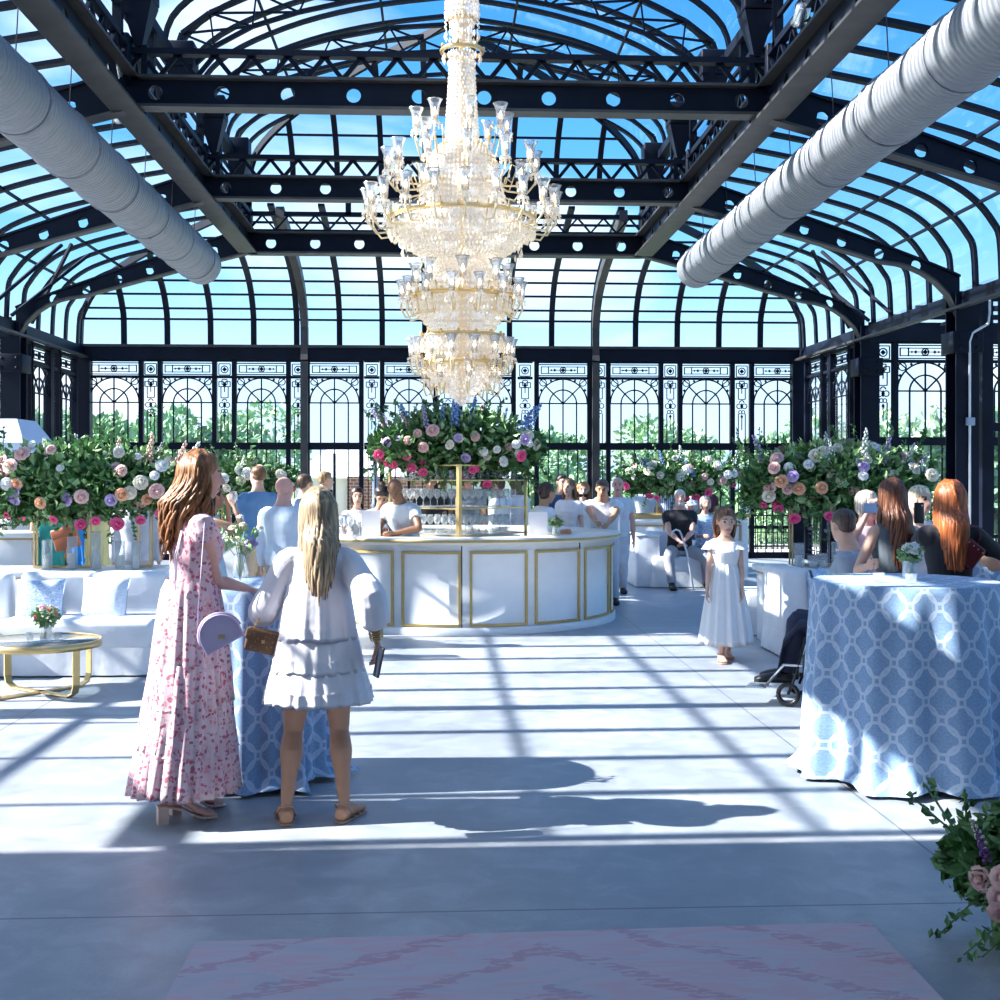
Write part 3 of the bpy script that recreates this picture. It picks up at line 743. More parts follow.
b = MB(); b.lathe((0,0,0),[(.2,0),(.2,.12),(.11,.2),(.08,.9),(.1,.95),(.07,1.0),(.055,2.3),(.09,2.35),(.05,2.42),(.05,2.6)],12,cap=True); b.build('pole', mat('post_grey',(.12,.16,.24),.5), root)
b = MB(); b.lathe((0,0,2.6),[(.06,0),(.14,.08),(.17,.4),(.12,.45)],8,cap=True); b.build('lantern', M['pane'], root)
b = MB(); b.lathe((0,0,3.05),[(.2,0),(.09,.14),(.03,.2),(.03,.3),(.005,.36)],8,cap=True); b.build('cap', mat('post_grey2',(.12,.16,.24),.5), root)
# ------------------------------------------------------------ bar, chandelier, furniture, flowers
BD = 14.75; bx, by = gp(458, BD); BR = 1.88
def bar():
    root = tag(empty('round_bar',(bx,by,0)), 'large round white bar with gold panel mouldings in the middle of the hall', 'bar')
    b = MB(); b.lathe((0,0,0),[(BR-.03,0),(BR-.03,.08),(BR-.06,.08),(BR-.06,.93),(BR-.02,.94)],96); b.build('front', M['white'], root)
    b = MB(); b.lathe((0,0,0),[(BR-.02,.93),(BR+.02,.95),(BR+.03,.99),(BR+.02,1.0),(BR-.45,1.0),(BR-.47,.97),(BR-.47,.93),(BR-.02,.93)],96); b.build('countertop', mat('counter',(.80,.76,.68),.3), root)
    b = MB(); b.lathe((0,0,0),[(BR+.022,.96),(BR+.034,.965),(BR+.034,.985),(BR+.022,.99)],96); b.build('counter_edge', M['goldpaint'], root)
    b = MB(); b.lathe((0,0,0),[(BR-.47,.93),(BR-.47,.6),(BR-.42,.58),(BR-.42,.02)],64); b.build('inner_wall', M['white'], root)
    rb = BR-.055; base = R(-90)+.0
    proto = None
    for k in range(16):
        a0 = base+R(22.5*k+1.9+1.5); a1 = base+R(22.5*k+20.7+1.5); m = MB()
        for z0,z1 in ((.09,.115),(.84,.865)):
            rr = []
            for i in range(9):
                a = a0+(a1-a0)*i/8
                rr.append([(r*math.cos(a),r*math.sin(a),z) for r,z in ((rb-.01,z0),(rb+.014,z0),(rb+.014,z1),(rb-.01,z1))])
            m.loft(rr, sm=False)
        for a in (a0,a1):
            s_ = .013/rb; m.loft([[(r*math.cos(a+q),r*math.sin(a+q),z) for r,q in ((rb-.01,-s_),(rb+.0135,-s_),(rb+.0135,s_),(rb-.01,s_))] for z in (.09,.865)], sm=False)
        m.build('panel_moulding', M['goldpaint'], root)
        if k % 2 == 0:
            a = base+R(22.5*k+.4); s_ = .004/rb
            m = MB(); m.loft([[(r*math.cos(a+q),r*math.sin(a+q),z) for r,q in ((rb-.01,-s_),(rb+.004,-s_),(rb+.004,s_),(rb-.01,s_))] for z in (.0,.93)], sm=False); m.build('seam', M['iron'], root)
bar()
# glasses
def wineglass(name='wine_glass'):
    m = MB(); m.lathe((0,0,0),[(.034,0),(.034,.004),(.005,.01),(.004,.085),(.02,.1),(.038,.13),(.04,.16),(.034,.205),(.032,.205),(.038,.16),(.034,.13),(.003,.098)],12)
    return m.mesh('wine_glass', M['glass'])
def tumbler():
    m = MB(); m.lathe((0,0,0),[(.001,.0),(.032,0),(.037,.1),(.034,.1),(.03,.012),(.001,.012)],12); return m.mesh('tumbler', M['glass'])
WG, TU = wineglass(), tumbler()
def etagere():
    root = tag(empty('bar_shelf_stand',(bx,by,0)), 'gold framed glass shelf stand rising from the middle of the round bar', 'shelf stand')
    h = .80; post = MB()
    cs_ = [(0,-h),(h,0),(0,h),(-h,0)]
    for x,y in cs_:
        post = MB(); w_ = .045 if y < -.1 else .028; post.box((x,y,.93),(w_,w_,1.70),rz=R(45)); post.build('post', M['gold'], root)
    for k,z in enumerate((.98,1.28,1.60)):
        g_ = MB(); g_.add([(x*.97,y*.97,z+.012) for x,y in cs_]+[(x*.97,y*.97,z) for x,y in cs_],[(0,1,2,3),(7,6,5,4),(0,4,5,1),(1,5,6,2),(2,6,7,3),(3,7,4,0)])
        sh = g_.build('shelf', M['glass'], root)
        r_ = MB()
        for i in range(4): r_.bar((*cs_[i],z),(*cs_[(i+1)%4],z),.012,.014)
        r_.build('shelf_rim', M['gold'], sh)
    r_ = MB()
    for i in range(4): r_.bar((*cs_[i],1.77),(*cs_[(i+1)%4],1.77),.014)
    r_.build('top_frame', M['gold'], root)
    b = MB(); b.lathe((0,0,0),[(.75,0),(.75,.08),(.7,.1),(.7,.9),(.74,.95)],32,cap=True); b.build('plinth', M['white'], root)
etagere()
rn = random.Random(12); first = {}
for z, me, kind in ((.992,WG,'wine_glass'),(1.292,WG,'wine_glass'),(1.292+0.0,TU,'tumbler'),(1.612,TU,'tumbler')):
    for i in range(-4,5):
        for j in range(-4,5):
            u, v = i*.115, j*.115
            x, y = (u-v)*.7071, (u+v)*.7071
            if kind == 'tumbler' and z < 1.5: continue
            if y > .12: continue      # only the camera half carries visible glasses
            o = link(kind, me, None, (bx+x, by+y, z+.002))
            if z < 1.1: tag(o, 'clear stemmed wine glass on the lowest shelf of the gold bar stand', 'glass', 'wine glasses on the lowest bar shelf')
            elif z < 1.5: tag(o, 'clear stemmed wine glass on the middle shelf of the gold bar stand', 'glass', 'wine glasses on the middle bar shelf')
            else: tag(o, 'clear tumbler on the top shelf of the gold bar stand', 'glass', 'tumblers on the top bar shelf')
def on_bar(px, k=0.25):
    # point on the counter ring at the camera side under pixel column px
    d = BD
    for _ in range(30):
        x,y = gp(px,d); r = math.hypot(x-bx,y-by)
        d -= (BR-k-r)*.5*(1 if True else 1)
        if abs(BR-k-r) < .005: break
    return x,y
def card(px, w, h, label):
    x,y = on_bar(px,.2); root = tag(empty('menu_sign',(x,y,1.0),0), label, 'sign')
    m = MB(); m.box((0,0,h/2+.015),(w,.008,h)); m.build('card', M['menu'], root)
    m = MB(); m.rbox((0,0,.01),(w*1.02,.07,.02),.005); m.build('base', M['glass'], root)
card(371,.20,.27,'plain pale menu card standing on the left of the round bar')
card(538,.20,.25,'white menu card standing on the round bar beside a small flower vase')
x,y = on_bar(347,.3)
for k in range(4): tag(link('wine_glass',WG,None,(x+.10*k-.06,y-.02*k,1.002)),'stemmed glass on the bar counter left of the pale menu card','glass','glasses by the left menu card')

# roses and sprays ------------------------------------------------
def rose_mesh(m_, r=.05, layers=4):
    mb = MB(); rn = random.Random(hash(m_)%97 if False else 5)
    for L in range(layers):
        n = 3+L*2; rr = r*(.25+.75*L/(layers-1)); zz_ = r*(.5-.35*L/(layers-1))
        for k in range(n):
            a = 2*PI*k/n+L*.7; w = rr*1.25/(1+L*.15)*(.7); pts = []
            for i in range(4):
                t = i/3
                rad = rr*(.15+.85*math.sin(t*PI*.55)); z = zz_*t*1.5+ (-.25*r*L/(layers-1))*t*t
                hw = w*math.sin(PI*(.2+.7*t))
                ca,sa = math.cos(a),math.sin(a)
                pts.append([(ca*rad-sa*q*hw, sa*rad+ca*q*hw, z-abs(q)*.15*r) for q in (-1,0,1)])
            vs = [p for row in pts for p in row]
            mb.add(vs,[(i*3+j,i*3+j+1,i*3+j+4,i*3+j+3) for i in range(3) for j in range(2)],0,True)
    mb.ell((0,0,r*.2),(r*.35,r*.35,r*.35),8,5)
    return mb.mesh('rose', M[m_])
ROSE = {}
def rose(c):
    if c not in ROSE: ROSE[c] = rose_mesh(c)
    return ROSE[c]
def spike_mesh(c):
    mb = MB(); rn = random.Random(4)
    mb.tube([(0,0,0),(0,0,.34)],.004,5,mi=1)
    for i in range(26):
        t = i/26; a = i*2.4; r = .028*(1-t*.7); z = .1+t*.26
        x,y = math.cos(a)*r, math.sin(a)*r
        mb.ell((x,y,z),(.016*(1-t*.6),.016*(1-t*.6),.013),6,4)
    return mb.mesh('spike', [M[c],M['stem']])
SP = {}
def place(name, me, parent, p, d, s=1):
    o = link(name, me, parent, p); q = Vector(d).normalized().to_track_quat('Z','Y'); o.rotation_mode = 'QUATERNION'; o.rotation_quaternion = q; o.scale = (s,s,s); return o
def arrangement(name, c, r, nleaf, blooms, label, seed, spikes=(), trail=0, lsize=.12, cat='flowers'):
    rn = random.Random(seed); root = tag(empty(name, c), label, cat)
    fo = MB()
    nb = max(3, int(r[0]/.22))
    for k in range(nb):
        t = (k+.5)/nb*2-1; env = math.sqrt(max(.15,1-t*t*.9))
        for _ in range(3):
            cc = (t*r[0]*.86, rn.uniform(-.4,.4)*r[1], rn.uniform(-.35,.4)*r[2]*env)
            leaves(fo, cc, (r[0]/nb*1.8,r[1]*.75,r[2]*.62*env), nleaf//(nb*3), lsize, rn, .3)
    for _ in range(int(trail)):       # trailing sprigs and upright twigs
        a = rn.uniform(-1,1); x = a*r[0]; up = rn.random() < .5; y = rn.uniform(-.6,.6)*r[1]
        p = Vector((x,y,(r[2]*.5 if up else -r[2]*.4)*math.sqrt(1-a*a*.8))); d = Vector((a*.7+rn.gauss(0,.3), rn.gauss(0,.3), 1 if up else -.9)).normalized(); L = rn.uniform(.18,.42)*min(1,r[2]/.3)
        fo.tube([p,p+d*L],.004,4)
        for k in range(9):
            q = p+d*L*(k+1)/9; leaves(fo,q,(.03,.03,.03),2,lsize*.55,rn,.1)
    fo.build('foliage', [M['leaf']], root)
    f2 = MB(); leaves(f2,(0,0,r[2]*.1),(r[0]*1.02,r[1]*1.02,r[2]*.98),nleaf//5,lsize*.8,rn,.7); f2.build('pale_leaves', M['leaf2'], root)
    for colr, n, zl, zh, s in blooms:
        for _ in range(n):
            t = rn.uniform(-1,1); env = math.sqrt(max(.12,1-t*t*.9)); z = rn.uniform(zl,zh); a = rn.uniform(PI*1.08,PI*1.92) if rn.random() < .8 else rn.uniform(0,PI)
            rad = math.sqrt(max(.05,1-(z*.85)**2))
            p = Vector((t*r[0]*.98, math.sin(a)*r[1]*rad*1.0, z*r[2]*env))
            d = Vector((t*.5+rn.gauss(0,.25), math.sin(a)*1.1, z*.7+rn.gauss(0,.15)))
            place('rose', rose(colr), root, p, d, s*rn.uniform(.75,1.25))
    for colr, n, s in spikes:
        if colr not in SP: SP[colr] = spike_mesh(colr)
        for _ in range(n):
            t = rn.uniform(-.85,.85); p = Vector((t*r[0], rn.uniform(-.7,.2)*r[1], r[2]*.25*math.sqrt(1-t*t)))
            place('delphinium_spike', SP[colr], root, p, (t*.7+rn.gauss(0,.15), rn.gauss(-.2,.2), 1), s*rn.uniform(.8,1.25))
    return root
W_ = 'f_white'
p = at(458,448,14.6)
arrangement('floral_centrepiece', p, (.95,.6,.47), 5600, [('f_pink',24,-1.0,-.25,1.1),('f_blush',13,-.2,.6,1.3),('f_cream',12,-.3,.7,1.3),('f_lilac',10,-.5,.6,1.1),('f_white',10,-.5,.6,1.1),('f_plum',3,-.6,.2,.9)],
   'wide flower arrangement topped with blue spikes on the gold stand of the round bar', 21, [('f_blue',13,1.15),('f_lilac',4,1.1),('f_blush',3,1.1)], 60)
m_ = MB(); 
def gold_stand(c, w, z0, z1, label, legs=4, dep=.1):
    root = tag(empty('flower_stand', (c[0],c[1],z0)), label, 'flower stand'); h = z1-z0
    for sx in (-1,1):
        for sy in ((-1,1) if legs == 4 else (0,)):
            m = MB(); m.box((sx*w/2,sy*dep/2,h/2),(.013,.013,h)); m.build('leg', M['gold'], root)
    m = MB()
    for z in (.009,h-.009):
        for sy in (-1,1): m.box((0,sy*dep/2,z),(w,.018,.018))
        for sx in (-1,1): m.box((sx*w/2,0,z),(.018,dep,.018))
    m.build('frame', M['gold'], root); return root

# left console table, its flowers, cylinders ----------------------------------
def console(pxa, pxb, d, depth, top, label, rz=0):
    xa,_ = gp(pxa,d); xb,yb = gp(pxb,d); root = tag(empty('console_table',((xa+xb)/2,yb+depth/2,0)), label, 'table')
    w = abs(xb-xa); m = MB(); m.rbox((0,0,top-.03),(w,depth,.06),.01); m.build('top', M['white'], root)
    m = MB(); m.rbox((0,0,(top-.06)/2),(w-.08,depth-.08,top-.06),.01); m.build('body', M['white'], root)
    m = MB(); m.box((0,0,top-.075),(w-.06,depth-.06,.015)); m.build('gold_line', M['goldpaint'], root)
    return root
console(-90,152,11.75,.75,.76,'long white console table behind the white sofa, carrying tall flowers and glass cylinders')
p = at(75,486,12.1); arrangement('long_floral_arrangement', p, (1.18,.42,.42), 6200,
   [('f_pink',16,-1,-.75,1.1),('f_blush',22,-.5,.9,1.3),('f_peach',13,-.5,.3,1.1),('f_cream',18,-.4,.9,1.25),('f_lilac',9,-.4,.5,1.1),('f_white',16,0,1,1.0)],
   'long cloud of blush, peach and cream roses on gold legs over the left console', 31, [('f_white',7,1.0),('f_blush',5,1.0)], 50)
q = gp(62,12.1)
for px_ in (36,89,144):
    x,y = gp(px_,12.05); 
x1,_ = gp(36,12.1); x2,_ = gp(89,12.1); x3,_ = gp(144,12.1)
gold_stand((.5*(x1+x2),q[1]), x2-x1, .762, 1.48, 'thin gold leg frame under the left half of the long flower cloud')
gold_stand((x3-.0,q[1]), .12, .762, 1.45, 'slim gold leg frame under the right end of the long flower cloud')
def cylinder_vase(px, d, r, h, z0, label, candle=True):
    x,y = gp(px,d); root = tag(empty('candle_cylinder',(x,y,z0)), label, 'candle holder')
    m = MB(); m.lathe((0,0,0),[(.001,.002),(r,.002),(r,h),(r-.004,h),(r-.004,.01),(.001,.01)],18); m.build('glass_cylinder', M['glass'], root)
    m = MB(); m.lathe((0,0,0),[(.001,.011),(r*.62,.011),(r*.62,h*.5),(.001,h*.5)],14); m.build('candle', M['candle'], root)
cl = 'glass cylinder with white candle, %s'
for px,h,l in ((47,.28,'leftmost on the left console'),(72,.31,'second from left on the left console'),(96,.36,'tallest and middle one on the left console'),(120,.27,'between the middle and right gold legs of the left console'),(136,.26,'beside the right gold leg on the left console')):
    cylinder_vase(px,11.9,.048,h,.762,cl % l)
# second small arrangement, farther
p = at(248,482,17.5); arrangement('floral_arrangement', p, (.66,.35,.34), 2600,[('f_cream',14,-.5,.9,1.3),('f_blush',8,-.6,.8,1.2),('f_pink',6,-1,-.7,1.1),('f_white',6,0,.9,1.2)],
  'pale flower arrangement behind the man in the blue shirt, left of the bar', 41, [('f_white',4,1)], 30)
x,y = gp(242,17.6); gold_stand((x,y),.55,.762,1.40,'gold stand carrying the pale flowers left of the bar')
console(205,292,17.4,.6,.76,'small white console table left of the bar under pale flowers')
# back right bar with flowers
def back_bar():
    xa,ya = gp(626,20.3); xb,_ = gp(748,20.3); w = xb-xa; root = tag(empty('back_bar',((xa+xb)/2,ya+.35,0)), 'straight white bar with gold top edge at the back right, behind the seated guests', 'bar')
    m = MB(); m.rbox((0,0,.5),(w,.62,1.0),.01); m.build('front', M['white'], root)
    m = MB(); m.rbox((0,0,1.0),(w+.14,.74,.06),.012); m.build('countertop', M['goldpaint'], root)
    m = MB(); m.rbox((0,-.02,.93),(w+.06,.66,.07),.02); m.build('cornice', M['white'], root)
    for k in range(3):
        x0,x1 = -w/2+.1+k*(w-.1)/3, -w/2+(k+1)*(w-.1)/3; m = MB()
        for z in (.12,.84): m.box(((x0+x1)/2,-.315,z),(x1-x0,.02,.025))
        for x in (x0,x1): m.box((x,-.315,.48),(.025,.02,.745))
        m.build('panel_moulding', M['goldpaint'], root)
    for sx in (-1,1):
        m = MB(); m.rbox((sx*(w/2-.02),-.32,.45),(.1,.06,.9),.01); m.build('pilaster', M['white'], root)
back_bar()
p = at(678,478,20.6); arrangement('floral_arrangement', p, (.95,.4,.38), 3600,[('f_cream',18,-.5,.9,1.4),('f_blush',9,-.6,.8,1.3),('f_pink',9,-1,-.7,1.2),('f_white',16,0,.9,1.3),('f_blue',3,.2,.9,1.2)],
  'cream and blush flower arrangement standing over the straight back bar', 43, [('f_blue',4,1),('f_white',4,1.1)], 36)
x,y = gp(678,20.65); gold_stand((x,y),.7,1.03,1.45,'low gold stand under the flowers on the straight back bar')
xx,yy = gp(745,20.5); root = tag(empty('menu_sign',(xx,yy,1.03)),'white card standing on the right end of the straight back bar','sign'); m = MB(); m.box((0,0,.14),(.17,.01,.26)); m.build('card',M['menu'],root); m = MB(); m.rbox((0,0,.012),(.19,.07,.024),.004); m.build('base',M['glass'],root)
# right console with flowers
console(770,870,12.0,.75,.76,'white console table at the right under the rose arrangement with pink blooms')
p = at(836,482,12.35); arrangement('floral_arrangement', p, (.88,.42,.40), 5200,[('f_pink',18,-1.05,-.7,1.05),('f_blush',16,-.4,.9,1.25),('f_cream',15,-.6,.9,1.3),('f_peach',3,-.4,.2,1.1),('f_lilac',5,-.6,.7,1.1),('f_white',8,0,1,1.1)],
  'rose arrangement with hot pink undersides raised on gold legs at the right', 47, [('f_white',5,1),('f_lilac',3,1)], 50)
x1,y1 = gp(791,12.3); x2,_ = gp(846,12.3); gold_stand(((x1+x2)/2,y1), x2-x1, .762, 1.45,'thin gold leg frame under the right rose arrangement')
for px,h,l in ((799,.24,'tallest at the left of the right console'),(822,.14,'short and middle on the right console'),(813,.12,'shortest on the right console'),(837,.25,'beside the right gold leg on the right console')):
    cylinder_vase(px,12.1,.052,h,.762,cl % l)

# sofas -----------------------------------------------------------------
def sofa(name, loc, rz, w, label, back=True, dep=.85, arms=False, cat='sofa'):
    root = tag(empty(name, loc, rz), label, cat)      # front faces local -y
    m = MB(); m.rbox((0,0,.33),(w,dep,.26),.05,seg=4); m.build('seat', M['slip'], root)
    m = MB(); n = 60; ring = []
    per = [(-w/2,-dep/2),(w/2,-dep/2),(w/2,dep/2),(-w/2,dep/2)]
    for z, o in ((.24,.0),(.12,.008),(.015,.02)):
        r_ = []
        for i in range(4):
            a,b = per[i],per[(i+1)%4]; k = 16 if i%2 == 0 else 10
            for j in range(k):
                t = j/k; x = a[0]+(b[0]-a[0])*t; y = a[1]+(b[1]-a[1])*t
                oo = o*(1+.5*math.sin(j*2.3)); nx = (0,1,0,-1)[i]; ny = (-1,0,1,0)[i]
                if j == 0: oo *= .3
                r_.append((x+nx*oo,y+ny*oo,z))
        ring.append(r_)
    m.loft(ring, cap=False, sm=True); m.build('skirt', M['slip'], root)
    if back:
        nb = max(1, round(w/.85))
        for k in range(nb):
            m = MB(); m.rbox((-w/2+(k+.5)*w/nb, dep/2-.12,.585),(w/nb-.01,.24,.45),.05,seg=4); m.build('backrest', M['slip'], root)
    return root
def pillow(loc, rz, s, m_, label, tilt=18):
    root = None; mb = MB(); n = 10; rings = []
    vs = []; 
    for side in (1,-1):
        for i in range(n+1):
            for j in range(n+1):
                u = i/n*2-1; v = j/n*2-1; e = (1-u**4)*(1-v**4); pinch = 1-.08*(1-abs(v))*abs(u)**3-.0
                vs.append((u*s/2*(1-.07*(1-v*v)), side*(.012+.07*e**.6), v*s/2*(1-.07*(1-u*u))))
    N = (n+1)**2; fs = []
    for sd in range(2):
        for i in range(n):
            for j in range(n):
                a = sd*N+i*(n+1)+j; q = (a,a+1,a+n+2,a+n+1); fs.append(q if sd == 0 else q[::-1])
    mb.add(vs,fs,0,True); o = mb.build('throw_pillow', m_); o.location = loc; o.rotation_euler = (R(-tilt),0,rz); return tag(o, label, 'cushion')
sx,sy = gp(78,10.25)
sofa('sofa',(sx-.04,sy+.43,0),0,1.28,'white slipcovered armless sofa at the left, behind the gold coffee table')
sofa('sofa',(sx-1.32,sy+.28,0),0,1.2,'white slipcovered sofa section cut off by the left picture edge')
def lean(px,py,d,l,m_,rz): 
    p = at(px,py,d); return pillow(p, rz, .40, m_, l)
lean(40,602,10.7,'bolder blue and white throw pillow on the white sofa, behind the coffee table posy',M['bluewhite'],.1)
lean(105,600,10.72,'paler blue and white throw pillow at the right of the white sofa',fern('pale_blue_print',(.46,.60,.80),(.80,.83,.88)),-.05)
# coffee table
cx_,cy_ = gp(41,9.5)
root = tag(empty('coffee_table',(cx_,cy_,0)),'round glass-topped coffee table with curved gold legs in front of the white sofa','coffee table')
m = MB(); m.lathe((0,0,0),[(.001,.392),(.425,.392),(.43,.398),(.43,.404),(.001,.404)],48); m.build('glass_top', glassmat('table_glass',(.75,.82,.86),.5,.12), root)
m = MB(); m.lathe((0,0,0),[(.43,.355),(.445,.355),(.445,.408),(.43,.408),(.43,.355)],64); m.build('rim', M['gold'], root)
for k in range(4):
    a = R(90*k-38); u = Vector((math.cos(a),math.sin(a),0)); m = MB(); v = Vector((-u.y,u.x,0)); pts = [u*.43+Vector((0,0,.37)), u*.43+Vector((0,0,.1)), u*.41+Vector((0,0,.04)), u*.35+Vector((0,0,.012)), Vector((0,0,.012))]
    m.loft([[p-v*.03-w*.006, p+v*.03-w*.006, p+v*.03+w*.006, p-v*.03+w*.006] for p,w in zip(pts,(u,u,(u+Vector((0,0,-1))).normalized(),Vector((0,0,-1)),Vector((0,0,-1))))], sm=False); m.build('leg', M['gold'], root)
def small_bouquet(c, vr, vh, fr, blooms, label, seed, vase='glass', name='flower_vase'):
    rn = random.Random(seed); root = tag(empty(name,c), label, 'vase of flowers')
    m = MB(); m.lathe((0,0,0),[(.001,.003),(vr,.003),(vr*1.02,vh),(vr*.95,vh),(vr*.93,.012),(.001,.012)],16); m.build('vase', M['glass'], root)
    m = MB(); 
    for k in range(9): a = rn.uniform(0,6.28); m.tube([(math.cos(a)*vr*.5,math.sin(a)*vr*.5,.015),(-math.cos(a)*vr*.3,-math.sin(a)*vr*.3,vh),(-math.cos(a)*fr*.6,-math.sin(a)*fr*.6,vh+fr*.7)],.0025,4)
    m.build('stems', M['stem'], root)
    m = MB(); leaves(m,(0,0,vh+fr*.55),(fr,fr,fr*.75),260,.045,rn,.3); m.build('foliage', M['leaf2'], root)
    for colr,n_,s in blooms:
        for k in range(n_):
            a = rn.uniform(0,6.28); e = rn.uniform(.1,1.2); d = Vector((math.cos(a)*math.cos(e),math.sin(a)*math.cos(e),math.sin(e)))
            place('rose', rose(colr), root, Vector((0,0,vh+fr*.4))+Vector((d.x*fr*.9,d.y*fr*.9,d.z*fr)), d, s*rn.uniform(.8,1.2))
    return root
x,y = gp(46,9.45); small_bouquet((x,y,.405),.045,.12,.11,[('f_pink',2,.45),('f_peach',4,.5),('f_cream',4,.45),('f_white',4,.4)],'small posy of pink, peach and cream flowers in a clear vase on the coffee table',61)
for px_,l in ((30,'small clear votive glass left of the posy on the coffee table'),(58,'small clear votive glass right of the posy on the coffee table')):
    x,y = gp(px_,9.4); o = tag(link('votive_glass',TU,None,(x,y,.406)),l,'glass'); o.scale = (.8,.8,.7)
# seating for the guests in the middle distance
x,y = gp(682,18.4); sofa('sofa',(x+.15,y+.45,0),0,1.15,'white slipcovered sofa with the man in black seated on it',dep=.9)
m = MB(); o = tag(empty('side_panel_table',(gp(650,18.6)[0]-.05,y+.55,0)),'tall white side block at the left of the seated man','side table'); m.rbox((0,0,.38),(.36,.9,.76),.03); m.build('body',M['slip'],o); m = MB(); m.rbox((0,0,.77),(.38,.92,.03),.01); m.build('top',M['white'],o)
# right: two slipcovered chairs in profile (facing the right)
x,y = gp(786,11.6); sofa('slipper_chair',(x+.30,y+.1,0),R(90)*1,.75,'white slipcovered chair nearer the camera, at the right console',dep=.8)
x,y = gp(762,12.9); sofa('slipper_chair',(x+.12,y+.3,0),R(-90),.6,'white slipcovered chair behind the walking girl, turned to the left',dep=.6,back=False)
p = at(822,590,11.4); pillow(p,R(60),.42,M['bluewhite'],'blue and white throw pillow on the slipcovered chair behind the right high table')

# cocktail tables with floor-length cloths -------------------------------
def cocktail(x, y, r, seed, label, clabel, h=1.07, flare=.14, puddle=True):
    root = tag(empty('high_table',(x,y,0)), label, 'table')
    m = MB(); m.lathe((0,0,0),[(.001,h-.03),(r-.02,h-.03),(r-.02,h-.012),(.001,h-.012)],32); m.build('tabletop', M['white'], root)
    m = MB(); m.lathe((0,0,0),[(.27,0),(.27,.02),(.04,.05),(.035,h-.03)],20,cap=True); m.build('pedestal', M['iron'], root)
    rn = random.Random(seed); n = 160; rows = []; uvs = []; mb = MB()
    ph = [rn.uniform(0,6.28) for _ in range(6)]
    def radius(a,t):
        w = t**.8
        folds = .5*math.sin(7*a+ph[0]+.6*math.sin(3*a+ph[3]))+.32*math.sin(12*a+ph[1])+.34*math.sin(19*a+ph[2]+.8*math.sin(2*a))
        return r+.004+w*flare*(.55+.45*math.sin(2*a+ph[4])*.4)+w*folds*.082
    zs = [(0,'top')]
    for k in range(9): # top disc
        rr = r*k/8*.995+.001; rows.append([(rr*math.cos(2*PI*j/n), rr*math.sin(2*PI*j/n), h) for j in range(n)]); uvs += [(rr*math.cos(2*PI*j/n)+5, rr*math.sin(2*PI*j/n)+5) for j in range(n)]
    T = 26
    for k in range(T+1):
        t = k/T; row = []
        for j in range(n):
            a = 2*PI*j/n; R_ = radius(a,t); z = h-.004-t*(h-.02)
            if puddle and t > .93:
                q = (t-.93)/.07; R_ += q*.05*(1+.7*math.sin(5*a+ph[5])); z = max(.006, z + q*.012*(1+math.sin(9*a+ph[1])))
            row.append((R_*math.cos(a),R_*math.sin(a),z)); uvs.append((a*(r+.08), t*h*1.02))
        rows.append(row)
    mb.loft(rows, cap=False); mb.uv = uvs
    o = mb.build('tablecloth', M['tcloth']); o.location = (x,y,0); tag(o, clabel, 'tablecloth')
    return root
TX,TY = gp(905,6.97)
cocktail(TX,TY,.50,5,'round high table hidden under the sunlit blue cloth at the right','blue ring-patterned floor-length cloth with a sunlit left side, on the right high table')
LX,LY = gp(258,6.84)
cocktail(LX,LY,.375,8,'round high table between the two standing women','blue ring-patterned floor-length cloth in shade, behind the two women', flare=.02)
x,y = gp(985,9.3); cocktail(x,y,.36,11,'farther round high table near the right picture edge','pale blue floor-length cloth on the farther table by the woman with the red bag')
# items on the tables
x,y = gp(910,7.02); rv = small_bouquet((x,y,1.075),.042,.10,.065,[('f_white',11,.62)],'short clear vase packed with white roses on the right high table',71)
x,y = gp(879,6.78); tag(link('votive_glass',TU,None,(x,y,1.075)),'small clear votive glass left of the white roses on the right high table','glass').scale=(.85,.85,.5)
x,y = gp(911,6.72); tag(link('votive_glass',TU,None,(x,y,1.075)),'small clear votive glass in front of the white roses on the right high table','glass').scale=(.85,.85,.5)
def wispy(px,d,label):
    x,y = gp(px,d); rn = random.Random(77); root = tag(empty('bud_vase',(x,y,1.075)),label,'vase of flowers')
    m = MB(); m.lathe((0,0,0),[(.001,.003),(.04,.003),(.045,.06),(.03,.12),(.034,.16),(.03,.16),(.026,.12),(.04,.06),(.001,.012)],16); m.build('vase', M['glass'], root)
    for k,(dx,dy,L,c,s) in enumerate(((-.11,.0,.26,'f_white',.9),(-.02,.02,.24,'f_cream',.5),(.06,0,.22,'f_lilac',.75),(.02,-.03,.32,'f_cream',.4),(-.05,.04,.3,'f_cream',.45),(.1,.05,.3,'f_cream',.4),(.0,.0,.36,'f_white',.35))):
        m = MB(); m.tube([(0,0,.02),(dx*.3,dy*.3,.16),(dx,dy,L)],.0022,4); st = m.build('stem', M['stem'], root)
        place('rose', rose(c), st, (dx,dy,L), (dx*3,-.5,1), s)
    m = MB(); leaves(m,(0,0,.25),(.1,.1,.09),60,.04,rn,.2); m.build('foliage', M['leaf2'], root)
wispy(240,6.66,'loose wildflowers in a small clear vase on the high table between the two women')
x,y = on_bar(556,.22); o = small_bouquet((x,y,1.002),.045,.11,.08,[('f_cream',4,.5),('f_white',4,.5)],'small cream posy in a clear vase on the round bar beside the menu card',73)
